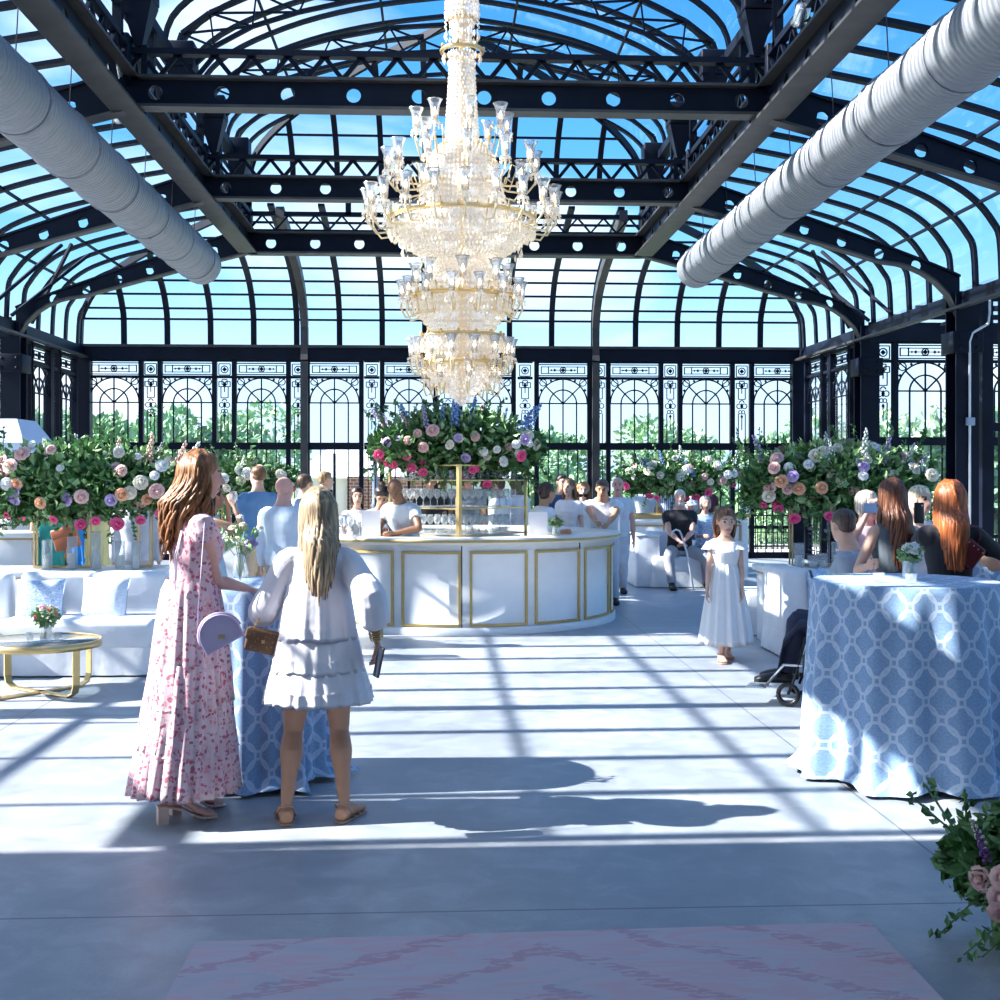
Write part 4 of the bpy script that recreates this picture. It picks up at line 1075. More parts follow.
# rug, floor flowers
g_ = lambda px,py: gp(px, F*H0/(py-476))
a,b = g_(196,945), g_(870,925); c_ = (b[0]-.02,1.2); d_ = (a[0]-.02,1.0)
m = MB(); m.add([(*a,.012),(*b,.012),(*c_,.012),(*d_,.012),(*a,0),(*b,0),(*c_,0),(*d_,0)],[(3,2,1,0),(4,5,1,0),(5,6,2,1),(6,7,3,2),(7,4,0,3)]); tag(m.build('rug', M['rug']),'faded rose and grey oriental rug on the concrete in the foreground','rug')
p = at(1042,885,4.35); fr = arrangement('floor_floral_arrangement',(p.x,p.y,.27),(.27,.27,.25),2600,[('f_blush',16,-.7,.7,1.1),('f_plum',9,-.6,.9,.7),('f_lilac',6,-.2,.8,.7),('f_cream',7,-.6,.7,.8)],
  'leafy flower arrangement with blush and plum blooms on the floor at the lower right edge', 83, [('f_cream',4,.6),('f_plum',3,.6)], 20, lsize=.075)
m = MB(); m.lathe((0,0,-.27),[(.12,0),(.16,.02),(.17,.12),(.13,.16)],16,cap=True); m.build('base_tray', M['stem'], fr)
# pale kiosk at the left edge
x,y = gp(5,15.2); root = tag(empty('market_canopy',(x,y,0)),'pale grey-blue fabric canopy above the flowers at the left picture edge','canopy')
m = MB(); zt = zz(420,15.2); zb = zz(452,15.2)
m.loft([[(-.75,-.6,zb),(.42,-.6,zb),(.42,.6,zb),(-.75,.6,zb)],[(-.75,-.6,zb+.1),(.42,-.6,zb+.1),(.42,.6,zb+.1),(-.75,.6,zb+.1)],[(-.55,-.35,zt),(.26,-.35,zt),(.26,.35,zt),(-.55,.35,zt)]],sm=False); m.build('canopy_fabric', mat('pale_blue_canvas',(.52,.62,.80),.8), root)
for i in (-.7,.37):
    for j in (-.55,.55): m = MB(); m.tube([(i,j,0),(i,j,zb)],.018,8); m.build('post', M['white'], root)
m = MB(); m.rbox((-.15,0,.5),(1.0,.9,1.0),.02); m.build('counter', M['slip'], root)
console(-60,34,13.3,.6,1.05,'tall white bar block at the far left edge')

# ------------------------------------------------------------ chandelier
def chandelier():
    D = 12.15; c = gp(462,D); root = tag(empty('chandelier',(c[0],c[1],zz(405,D))),'huge tiered crystal chandelier with gold arms and candle lamps above the bar','chandelier')
    k = D/F; Z = lambda py: zz(py,D)-zz(405,D); K = lambda px: px*k
    rn = random.Random(2)
    def beads(prof, name, rowstep=.05, col=.042, size=.015, inner=True):
        mb = MB(); i = 0
        for (r0,z0),(r1,z1) in zip(prof,prof[1:]):
            L = math.hypot(r1-r0,z1-z0); n = max(1,int(L/rowstep))
            for a in range(n):
                t = a/n; r = r0+(r1-r0)*t; z = z0+(z1-z0)*t; m = max(6,int(2*PI*r/col)); i += 1
                for j in range(m):
                    an = 2*PI*(j+.5*(i%2))/m; mb.octa((r*math.cos(an),r*math.sin(an),z), size*rn.uniform(.7,1.1), size*rn.uniform(1.0,1.7))
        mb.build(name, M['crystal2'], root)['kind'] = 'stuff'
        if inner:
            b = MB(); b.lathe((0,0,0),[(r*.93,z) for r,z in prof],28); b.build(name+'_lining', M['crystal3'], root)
    M['crystal2'] = mat('glowing_faceted_crystal',(.94,.88,.79),.12,.0,spec=1.0,alpha=.75,emit=(1,.82,.58),es=.13)  # faint emission stands in for lamplight caught in the beads
    M['crystal3'] = mat('crystal_lining',(.95,.90,.84),.35,0,alpha=.5,emit=(1,.84,.62),es=.12)  # lining glows as well, brightening the beads from behind
    M['crystalarm'] = mat('glowing_arm',(.82,.64,.36),.25,.4,emit=(1,.8,.55),es=.08)  # lamplight on the arms put in as a weak glow
    M['warmgold'] = mat('glowing_chandelier_gold',(.80,.58,.26),.3,.7,emit=(1,.6,.25),es=.06)  # gold metal given a slight warm glow in place of lamplight
    rod = MB(); rod.tube([(0,0,Z(0)),(0,0,8.0-zz(405,D))],.03,8); rod.tube([(0,0,Z(400)),(0,0,Z(0))],.035,8); rod.build('stem', M['warmgold'], root)
    beads([(K(7),Z(-8)),(K(16),Z(2)),(K(17),Z(14)),(K(12),Z(24)),(K(11),Z(34)),(K(8),Z(46))],'crown_basket')
    beads([(K(12),Z(53)),(K(14),Z(95)),(K(17),Z(140)),(K(20),Z(152))],'neck_crystals',.038,.036,.013)
    beads([(K(22),Z(146)),(K(33),Z(158)),(K(40),Z(185)),(K(46),Z(215)),(K(52),Z(224))],'body_crystals')
    beads([(K(73),Z(222)),(K(72),Z(230)),(K(60),Z(244)),(K(44),Z(255)),(K(24),Z(262)),(K(4),Z(270))],'upper_bowl')
    beads([(K(26),Z(266)),(K(34),Z(280)),(K(38),Z(296))],'middle_body')
    beads([(K(49),Z(298)),(K(46),Z(312)),(K(34),Z(328)),(K(28),Z(340))],'middle_bowl')
    beads([(K(32),Z(332)),(K(44),Z(340)),(K(40),Z(350)),(K(32),Z(362))],'lower_bowl')
    beads([(K(36),Z(364)),(K(34),Z(376)),(K(24),Z(388)),(K(12),Z(396)),(K(2),Z(406))],'bottom_basket')
    def ring(r,z,name='ring'):
        m = MB(); m.lathe((0,0,0),[(r,z-.015),(r+.02,z-.008),(r+.022,z+.012),(r+.008,z+.03),(r-.01,z+.012)],40)
        for j in range(int(r*40)): a = 2*PI*j/int(r*40); m.ell(((r+.015)*math.cos(a),(r+.015)*math.sin(a),z+.035),(.016,.016,.022),6,4)
        m.build(name, M['warmgold'], root)
    for r,py in ((20,52),(21,150),(72,221),(49,298),(40,338),(36,364),(12,20)): ring(K(r),Z(py),'gold_ring')
    # dangling prisms
    def fringe(r,z,n_,L,name):
        m = MB()
        for j in range(n_):
            a = 2*PI*j/n_; x,y = r*math.cos(a), r*math.sin(a)
            for q in range(max(1,int(L/.045))): m.octa((x,y,z-q*.045),.008,.02)
            m.octa((x,y,z-L-.02),.013,.04)
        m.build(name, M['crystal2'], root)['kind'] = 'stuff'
    for r,py,n_,L in ((17,4,16,.30),(19,52,16,.05),(73,226,44,.07),(72,232,36,.03),(60,246,30,.06),(49,302,30,.06),(42,340,26,.06),(36,366,22,.05)): fringe(K(r),Z(py),n_,L,'crystal_fringe')
    # lamps
    sh = MB(); sh.lathe((0,0,0),[(.022,.0),(.036,.03),(.038,.09),(.044,.15),(.066,.205),(.074,.215),(.064,.203),(.041,.15),(.035,.09),(.033,.03)],16)
    SHM = sh.mesh('lamp_shade', M['shadeglass'])
    ca = MB(); ca.lathe((0,0,0),[(.009,.0),(.009,.07),(.001,.07)],8); CM = ca.mesh('candle', M['warmgold'])
    bu = MB(); bu.lathe((0,0,0),[(.001,.07),(.013,.085),(.014,.1),(.006,.13),(.001,.145)],8); BM = bu.mesh('bulb', M['bulb'])
    cu = MB(); cu.lathe((0,0,0),[(.001,-.05),(.02,-.04),(.012,-.02),(.05,-.008),(.052,.0),(.02,.004),(.001,.004)],12)
    for j in range(8):
        a = 2*PI*j/8
        for q in range(2): cu.octa((.05*math.cos(a),.05*math.sin(a),-.02-q*.03),.007,.016)
    cu.octa((0,0,-.09),.016,.03)
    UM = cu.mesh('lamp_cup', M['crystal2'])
    am = {}
    for ti,(rp,pb,n_,rin,zin,off) in enumerate(((46,133,8,20,150,.2),(74,172,12,30,180,.1),(94,213,20,50,222,.05),(46,286,8,26,296,.0),(60,300,14,40,306,.1),(50,358,14,36,362,.0),(38,380,8,28,384,.2))):
        r = K(rp); z = Z(pb); ri = K(rin); zi = Z(zin); a_ = MB()
        a_.tube([(ri,0,zi),(ri+(r-ri)*.35,0,min(zi,z)-.10),(ri+(r-ri)*.8,0,min(zi,z)-.12),(r+.01,0,z-.08),(r,0,z-.03)],.010,6)
        a_.tube([(ri+(r-ri)*.4,0,min(zi,z)-.09),(ri+(r-ri)*.55,0,z+.02),(ri+(r-ri)*.7,0,z-.02)],.007,5)
        AM = a_.mesh('arm', M['crystalarm'])
        for j in range(n_):
            an = 2*PI*(j+off)/n_
            arm = link('arm', AM, root, None, an)
            s = link('lamp_shade', SHM, root, (r*math.cos(an),r*math.sin(an),z))
            sc_ = 1.0 if ti < 4 else .85; s.scale = (sc_,)*3
            for nm,me in (('candle',CM),('bulb',BM),('lamp_cup',UM)): link(nm, me, s)
chandelier()
# ------------------------------------------------------------ people
def ringpts(c, a, b, X, Y, n=20, p=2.3):
    out = []
    for j in range(n):
        t = 2*PI*j/n; ct, st = math.cos(t), math.sin(t)
        x = math.copysign(abs(ct)**(2/p), ct)*a; y = math.copysign(abs(st)**(2/p), st)*b
        out.append(c + X*x + Y*y)
    return out
def ik(a, c, l1, l2, hint):
    a = Vector(a); c = Vector(c); d = c-a; L = min(d.length, (l1+l2)*.998); u = d.normalized() if d.length > 1e-6 else Vector((0,0,-1)); c = a+u*L
    k = (l1*l1-l2*l2+L*L)/(2*L); h = math.sqrt(max(0, l1*l1-k*k)); hv = Vector(hint); hv = hv-u*hv.dot(u)
    if hv.length < 1e-5: hv = Vector((0,-1,0))-u*u.y*-1
    return a+u*k+hv.normalized()*h, c
FEM = [(.455,.060,.052,0),(.49,.088,.066,-.004),(.52,.098,.070,-.008),(.56,.088,.062,-.004),(.61,.070,.050,.0),(.66,.074,.052,.002),(.70,.082,.060,.006),(.735,.088,.066,.008),(.77,.091,.054,.0),(.795,.086,.046,-.006),(.815,.066,.040,-.008),(.832,.044,.036,-.008),(.848,.032,.033,-.004),(.87,.029,.031,.0),(.90,.028,.03,.006)]
MAL = [(.455,.065,.055,0),(.49,.088,.066,-.002),(.53,.092,.066,-.004),(.57,.086,.064,.0),(.62,.086,.062,.004),(.67,.092,.064,.004),(.71,.100,.068,.004),(.75,.104,.068,.002),(.775,.101,.060,-.004),(.797,.090,.052,-.008),(.815,.070,.046,-.01),(.832,.052,.042,-.01),(.852,.040,.040,-.006),(.88,.035,.037,.002),(.905,.034,.036,.006)]
class Body: pass
def hand_mesh(mb, w, d, palm, H, side, curl=.5, n=6):
    """w wrist point, d forearm direction, palm: palm normal (towards what it holds), side: direction of the thumb"""
    d = d.normalized(); palm = (palm-d*palm.dot(d)).normalized(); th = d.cross(palm)*side
    s = H/1.7
    def ring(c,a,b): return ringpts(c, a, b, th, palm, 10)
    mb.loft([ring(w-d*.02*s,.022*s,.017*s), ring(w+d*.02*s,.028*s,.015*s), ring(w+d*.05*s,.038*s,.014*s), ring(w+d*.085*s,.040*s,.013*s), ring(w+d*.095*s,.034*s,.010*s)])
    for i,(o,L) in enumerate(((.030,.072),(.010,.080),(-.010,.074),(-.029,.058))):
        b = w+d*.088*s+th*o*s; pts = [b]; dd = d.copy()+th*o*1.2; dd.normalize()
        for k,f in enumerate((.45,.3,.25)):
            dd = (dd*math.cos(curl*(.6+.5*k)) + palm*math.sin(curl*(.6+.5*k))).normalized(); pts.append(pts[-1]+dd*L*f*s)
        mb.tube(pts, [.0088*s,.0083*s,.0075*s,.006*s], 7)
    b = w+d*.025*s+th*.026*s; dd = (d*.75+th*.6+palm*.35).normalized(); p1 = b+dd*.038*s; dd = (d*.9+th*.15+palm*.4).normalized()
    mb.tube([w+d*.01*s+th*.01*s, b, p1, p1+dd*.028*s], [.013*s,.0125*s,.0105*s,.0075*s], 8)
def person(name, label, x, y, face, H, sex='f', skin='fair', pel=None, lean=0, roll=0, twist=0, head=(0,0), feet=None, hands=(None,None), hand_o=None, hint=None,
           garments=(), hair=None, vox=.011, heel=0, knee=(0,1,0.1), curl=(.5,.5), blink=False, wide=1.0, group=None, show_feet=True):
    root = tag(empty(name, (x,y,0), R(face)), label, 'person', group); B = Body(); B.H = H; B.root = root; B.heel = heel
    PR = [(z*H, a*H*wide, b*H*wide, o*H) for z,a,b,o in (FEM if sex == 'f' else MAL)]
    pz = .50*H; P0 = Vector(pel) if pel else Vector((0,0,pz+heel))
    Rm = Matrix.Rotation(R(twist),3,'Z') @ Matrix.Rotation(R(roll),3,'Y') @ Matrix.Rotation(R(-lean),3,'X')
    bend = lambda z: min(1, max(0,(z-.5*H)/(.12*H)))
    def T(p):
        v = Vector((p[0],p[1],p[2]-pz)); k = bend(p[2])
        if k <= 0: return P0+v
        q = Matrix.Rotation(R(twist)*k,3,'Z') @ Matrix.Rotation(R(roll)*k,3,'Y') @ Matrix.Rotation(R(-lean)*k,3,'X')
        return P0 + q @ v
    B.T = T
    def tr(z, a, b, o, g=0):
        c = T((0,o,z)); X = (T((.1,o,z))-c).normalized(); Y = (T((0,o+.1,z))-c).normalized(); return ringpts(c, a+g, b+g, X, Y, 22)
    B.tr = tr; B.PR = PR
    sw = (.088 if sex == 'f' else .100)*H*wide
    SH = [T((s*sw, -.006*H, .787*H)) for s in (-1,1)]
    la, lf = .172*H, .150*H
    rest = [T((s*(sw+.035*H), .02*H, .47*H)) for s in (-1,1)]
    arms = []
    for i,s in enumerate((-1,1)):
        t = Vector(hands[i]) if hands[i] is not None else rest[i]
        hn = (hint[i] if hint and hint[i] else (s*.5,-1,-.4))
        e, w = ik(SH[i], t, la, lf, hn); arms.append((SH[i], e, w))
    B.arms = arms
    hipx = .052*H*wide; HP = [P0+Vector((s*hipx, 0, -.01*H)) for s in (-1,1)]
    if feet is None: feet = [(-.065*H/1.6*1.0,0,0),(.065*H/1.6,0,0)]
    ll, lc = .235*H, .235*H; legs = []
    for i in (0,1):
        an = Vector(feet[i][:3])+Vector((0,-.02*H,.045*H+heel))
        k, a = ik(HP[i], an, ll, lc, knee if not isinstance(knee,list) else knee[i]); legs.append((HP[i],k,a))
    B.legs = legs; B.feet = feet
    mb = MB()
    mb.loft([tr(z,a,b,o) for z,a,b,o in PR])
    # head
    hc = T((0,.014*H,.935*H)); yaw, pit = head; HR = Matrix.Rotation(R(yaw),3,'Z') @ Rm @ Matrix.Rotation(R(-pit),3,'X'); B.HR = HR; B.hc = hc
    q = H*.985 if H > 1.45 else H*1.0; hs = (.225 if sex == 'f' else .235)/.23 * (1.0 if H > 1.45 else 1.08); B.hs = hs
    def Hd(p): return hc + HR @ (Vector(p)*hs)
    B.Hd = Hd
    mb.ell(Hd((0,-.012,.028)), (.074*hs,.092*hs,.086*hs), 18, 12, rot=HR)
    # face block: lofted from brow to chin
    prof = [(.055,.058,.060,.012),(.03,.062,.070,.016),(.0,.062,.073,.020),(-.03,.058,.072,.020),(-.06,.050,.066,.022),(-.085,.038,.052,.030),(-.105,.024,.034,.040),(-.113,.012,.018,.046)]
    mb.loft([ringpts(Hd((0,o,z)), a*hs, b*hs, HR@Vector((1,0,0)), HR@Vector((0,1,0)), 18, 2.2) for z,a,b,o in prof][::-1])
    # nose, brow, lips, ears
    mb.tube([Hd((0,.086,.022)),Hd((0,.097,-.002)),Hd((0,.110,-.024)),Hd((0,.098,-.034))],[.006*hs,.009*hs,.013*hs,.008*hs],8)
    for s in (-1,1):
        mb.ell(Hd((s*.013,.096,-.030)),(.008*hs,.008*hs,.007*hs),8,5)
        mb.tube([Hd((s*.012,.086,.030)),Hd((s*.030,.083,.036)),Hd((s*.048,.066,.028))],[.007*hs,.008*hs,.006*hs],6)
        mb.ell(Hd((s*.074,-.004,.0)),(.010*hs,.020*hs,.032*hs),10,7,rot=HR@Matrix.Rotation(R(-s*20),3,'Z'))
    mb.ell(Hd((0,.090,-.055)),(.022*hs,.009*hs,.006*hs),10,5,rot=HR); mb.ell(Hd((0,.088,-.066)),(.018*hs,.009*hs,.007*hs),10,5,rot=HR)
    neck = T((0,0,.83*H)); mb.tube([neck, Hd((0,-.02,-.09)), Hd((0,-.015,-.03))],[.034*H*(1 if sex == 'm' else .86),.033*H*(1 if sex == 'm' else .84),.03*H],12)
    af = 1.0 if sex == 'm' else .84
    for i,(s_,e,w) in enumerate(arms):
        tc = T((0,0,.79*H)); 
        mb.tube(*catmull([s_.lerp(tc,.35), s_, s_.lerp(e,.35), e, e.lerp(w,.3), w],[.034*H*af,.034*H*af,.029*H*af,.0225*H*af,.0235*H*af,.0145*H*af],3),12)
        d = (w-e).normalized(); pn = Vector(hand_o[i]) if hand_o and hand_o[i] else Vector((-(-1,1)[i],.3,0))
        hand_mesh(mb, w, d, pn, H, 1 if i == 0 else -1, curl[i])
    lf_ = 1.0 if sex == 'm' else .97
    for i,(h,k,a) in enumerate(legs):
        v = (a-k); back = Vector((0,-1,0)); calf = k+v*.28+back*.010*H
        mb.tube(*catmull([h+Vector((0,0,.03*H)), h, h.lerp(k,.45), k.lerp(h,.08), k, calf, k+v*.6, a],[.052*H*lf_,.054*H*lf_,.046*H*lf_,.034*H*lf_,.030*H*lf_,.0365*H*lf_,.025*H*lf_,.0175*H*lf_],3),14)
        yw = (feet[i][3] if len(feet[i]) > 3 else (-8,8)[i]*-1); f = Vector(feet[i][:3]); Fr = Matrix.Rotation(R(yw),3,'Z'); fx = Fr@Vector((1,0,0)); fy = Fr@Vector((0,1,0)); g = .014+.0
        an = a; L = .15*H; hz = heel
        pts = [(-.032*H,.020*H,.018*H,hz+.022*H),(-.01*H,.023*H,.026*H,hz+.030*H),(.03*H,.024*H,.022*H,hz*.8+.030*H),(.07*H,.028*H,.014*H,hz*.25+.020*H),(.10*H,.029*H,.010*H,g+.010*H),(.122*H,.020*H,.006*H,g+.006*H)]
        base = Vector((an.x,an.y,f.z))
        mb.loft([ringpts(base+fy*yy+Vector((0,0,z_)), ww, hh, fx, Vector((0,0,1)), 12) for yy,ww,hh,z_ in pts])
        if not hasattr(B,'ft'): B.ft = []
        B.ft.append((base, fx, fy))
    me = remesh(mb, vox if vox > .009 else vox, 2 if vox < .009 else 1, .5)
    # face colouring by position
    me.materials.append(skinmat(skin)); ex = (('lips',(.50,.16,.14)),('eye_white',(.75,.73,.70)),('iris',(.03,.02,.015)),('brow',(.12,.07,.04)))
    for nme,c_ in ex:
        if nme not in M: M[nme] = mat(nme,c_,.4)
        me.materials.append(M[nme])
    Hi = HR.inverted(); mi = []
    ex_ = vox*.3
    for p in me.polygons:
        c0 = p.center; v = Hi @ (c0-hc) / hs if (c0-hc).length < .2 else None; m_ = 0
        if v is not None and v.y > .055:
            ax = abs(v.x)
            if (v.x/(.024+ex_))**2+((v.z+.060)/(.0085+ex_))**2 < 1: m_ = 1
            elif ((ax-.030)/(.0065+ex_))**2+((v.z-.008)/(.0065+ex_))**2 < 1: m_ = 3
            elif ((ax-.031)/(.012+ex_))**2+((v.z-.008)/(.0045+ex_*.6))**2 < 1: m_ = 2 if vox < .009 else 0
            elif .014 < ax < .05 and abs(v.z-.032+ax*.05) < .0035+ex_*.5: m_ = 4
        mi.append(m_)
    me.polygons.foreach_set('material_index', mi)
    link('body', me, root)
    for gm in garments: gm[0](B, *gm[1:])
    if hair: hair_build(B, *hair)
    return B
# garments ------------------------------------------------------
def top(B, m, sleeve='short', z0=.49, z1=.83, g=.012, name='shirt', neck=.0, sl_r=1.0, puff=0, hemflare=.0, vox=None, collar=False):
    H = B.H; mb = MB(); PR = B.PR; rings = []
    zs = sorted(set([z0*H, z1*H]+[p[0] for p in PR if z0*H < p[0] < z1*H]))
    def at_(z):
        for p,q in zip(PR,PR[1:]):
            if p[0] <= z <= q[0]: t = (z-p[0])/(q[0]-p[0]); return [p[i]+(q[i]-p[i])*t for i in range(4)]
        return list(PR[-1] if z > PR[-1][0] else PR[0])
    for z in zs:
        p = at_(z); fl = g + hemflare*max(0,(.62*H-z)/(.12*H))
        rings.append(B.tr(z, p[1]+fl, p[2]+fl+.004, p[3]))
    mb.loft(rings)
    for i,(s,e,w) in enumerate(B.arms):
        af = .034*H; tc = B.T((0,0,.785*H))
        if sleeve == 'none': 
            mb.ell(s.lerp(tc,.25),(.036*H,.036*H,.036*H),10,8); continue
        pts = [s.lerp(tc,.4), s]; rr = [af+g*.8, af+g*.9]
        if sleeve == 'cap': pts.append(s.lerp(e,.16)); rr.append(af*1.1+g)
        else:
            pts.append(s.lerp(e,.5)); rr.append(af*.86+g*1.1+puff*.3)
            if sleeve in ('long','puff','three'):
                pts += [e, e.lerp(w,.45)]; rr += [af*.72+g+puff, af*.7+g*.9+puff*1.25]
                if sleeve == 'long': pts += [e.lerp(w,.93)]; rr += [af*.48+g*.7]
                if sleeve == 'puff': pts += [e.lerp(w,.62),e.lerp(w,.70)]; rr += [af*.8+puff*.9,af*.55+.006]
        mb.tube(*catmull(pts, rr, 4), 14)
    if collar:
        c = B.T((0,-.004*H,.838*H)); mb.loft([ringpts(B.T((0,-.006*H,z*H)), a*H, a*H, Vector((1,0,0)), Vector((0,1,0)), 14) for z,a in ((.82,.050),(.845,.044),(.852,.040))])
    me = remesh(mb, vox or (.007 if H*1 and B.hero else .011), 2); me.materials.append(m); link(name, me, B.root)
Body.hero = False
def trousers(B, m, shorts=False, z1=.575, g=.010, name='trousers'):
    H = B.H; mb = MB(); rings = []
    for z,a,b,o in B.PR:
        if z <= z1*H: rings.append(B.tr(z,a+g,b+g,o))
    mb.loft(rings)
    for h,k,a in B.legs:
        v = a-k
        if shorts: mb.tube([h+Vector((0,0,.02*H)),h,h.lerp(k,.45),h.lerp(k,.85)],[.056*H+g*.5,.06*H,.052*H+g,.046*H+g],14)
        else: mb.tube(*catmull([h+Vector((0,0,.03*H)),h,h.lerp(k,.45),k.lerp(h,.08),k,k+v*.28+Vector((0,-.01*H,0)),k+v*.6,k+v*.97],[.056*H+g*.5,.058*H+g*.3,.049*H+g,.039*H+g,.037*H+g,.039*H+g,.033*H+g,.030*H+g],3),14)
    me = remesh(mb,.011,2); me.materials.append(m); link(name, me, B.root)
def belt(B, m):
    H = B.H; mb = MB(); mb.loft([B.tr(z*H, .092*H+.016, .066*H+.014, 0) for z in (.565,.58)], cap=False); mb.build('belt', m, B.root)
def shoes(B, m, kind='shoe', name='shoe'):
    H = B.H; hh = B.heel if hasattr(B,'heel') else 0
    for base,fx,fy in B.ft:
        mb = MB(); up = Vector((0,0,1))
        if kind == 'shoe':
            mb.loft([ringpts(base+fy*yy*H+up*z_*H, ww*H, h_*H, fx, up, 12) for yy,ww,h_,z_ in ((-.040,.018,.020,.024),(-.03,.026,.026,.028),(.0,.028,.030,.032),(.05,.029,.024,.026),(.10,.033,.018,.020),(.132,.024,.012,.014))])
        elif kind == 'sandal':
            mb.loft([ringpts(base+fy*yy*H+up*.006, ww*H, .006, fx, up, 12, 3) for yy,ww in ((-.045,.012),(-.035,.022),(.0,.024),(.06,.029),(.10,.031),(.13,.020))])
            for yy,z_ in ((.085,.026),(.05,.036)): mb.tube([base+fx*.030*H+fy*yy*H+up*.01, base+fx*.018*H+fy*yy*H+up*z_*H, base-fx*.018*H+fy*yy*H+up*z_*H, base-fx*.030*H+fy*yy*H+up*.01],.0065*H/1.6,6,flat=.6)
            mb.tube([base+fx*.024*H+fy*.02*H+up*.01, base+fx*.020*H-fy*.025*H+up*.055*H, base-fy*.038*H+up*.06*H, base-fx*.020*H-fy*.025*H+up*.055*H, base-fx*.024*H+fy*.02*H+up*.01],.004,6)
        else: # block heel
            z1 = hh; mb.loft([ringpts(base+fy*yy*H+up*z_, ww*H, .007, fx, up, 12, 3) for yy,ww,z_ in ((-.04,.018,z1-.0),(-.02,.022,z1-.001),(.03,.023,z1*.74),(.07,.028,z1*.25),(.10,.030,.012),(.13,.020,.010))])
            c = base-fy*.024*H; mb.loft([[c+fx*a*.024+fy*b*.024+up*z_ for a,b in ((-1,-1),(1,-1),(1,1),(-1,1))] for z_ in (.0,z1)], sm=False)
            for yy,z_ in ((.09,.030),): mb.tube([base+fx*.028*H+fy*yy*H+up*.01, base+fx*.016*H+fy*yy*H+up*z_*H, base-fx*.016*H+fy*yy*H+up*z_*H, base-fx*.028*H+fy*yy*H+up*.01],.006,6)
            ank = base+fy*-.005*H+up*(z1+.055*H); mb.tube([ank+fx*.02*H*math.cos(t)*1.05+fy*.02*H*math.sin(t)*1.2 for t in [k*PI/6 for k in range(13)]],.004,6)
        mb.build(name, m, B.root)
def skirt(B, m, z_top, z_bot, r0, r1, pleats=14, amp=.014, name='skirt', dx=(0,0), depth=.8, seed=1, n=120, steps=12, power=.75, ruffle=.0):
    H = B.H; rn = random.Random(seed); ph = [rn.uniform(0,6) for _ in range(4)]; mb = MB(); rows = []
    P0 = B.T((0,-.004*H,z_top)); 
    for k in range(steps+1):
        t = k/steps; row = []; e = t**power
        cx = P0.x+dx[0]*t; cy = P0.y+dx[1]*t; z = P0.z+(z_bot-P0.z)*t
        for j in range(n):
            a = 2*PI*j/n; w = math.sin(pleats*a+ph[0]+.7*math.sin(3*a+ph[1])) + .5*math.sin((pleats*1.7)//1*a+ph[2])
            rr = 1 + (amp*(.25+t)*w + ruffle*(1 if k in (steps,steps-1) else 0)*.5)/max(.05,(r0+(r1-r0)*e)); R_ = r0+(r1-r0)*e
            dd = depth+(1-depth)*t*.6
            row.append((cx+R_*rr*math.cos(a), cy+R_*rr*dd*math.sin(a), z + (.004*math.sin(5*a+ph[3]) if k == steps else 0)))
        rows.append(row)
    # hem thickness: short inner return
    rows.append([(cx+(x-cx)*.985, cy+(y-cy)*.985, z+.004) for x,y,z in rows[-1]]); rows.append([(cx+(x-cx)*.97, cy+(y-cy)*.97, z+.06) for x,y,z in rows[-1]])
    mb.loft(rows, cap=False); return mb.build(name, m, B.root)
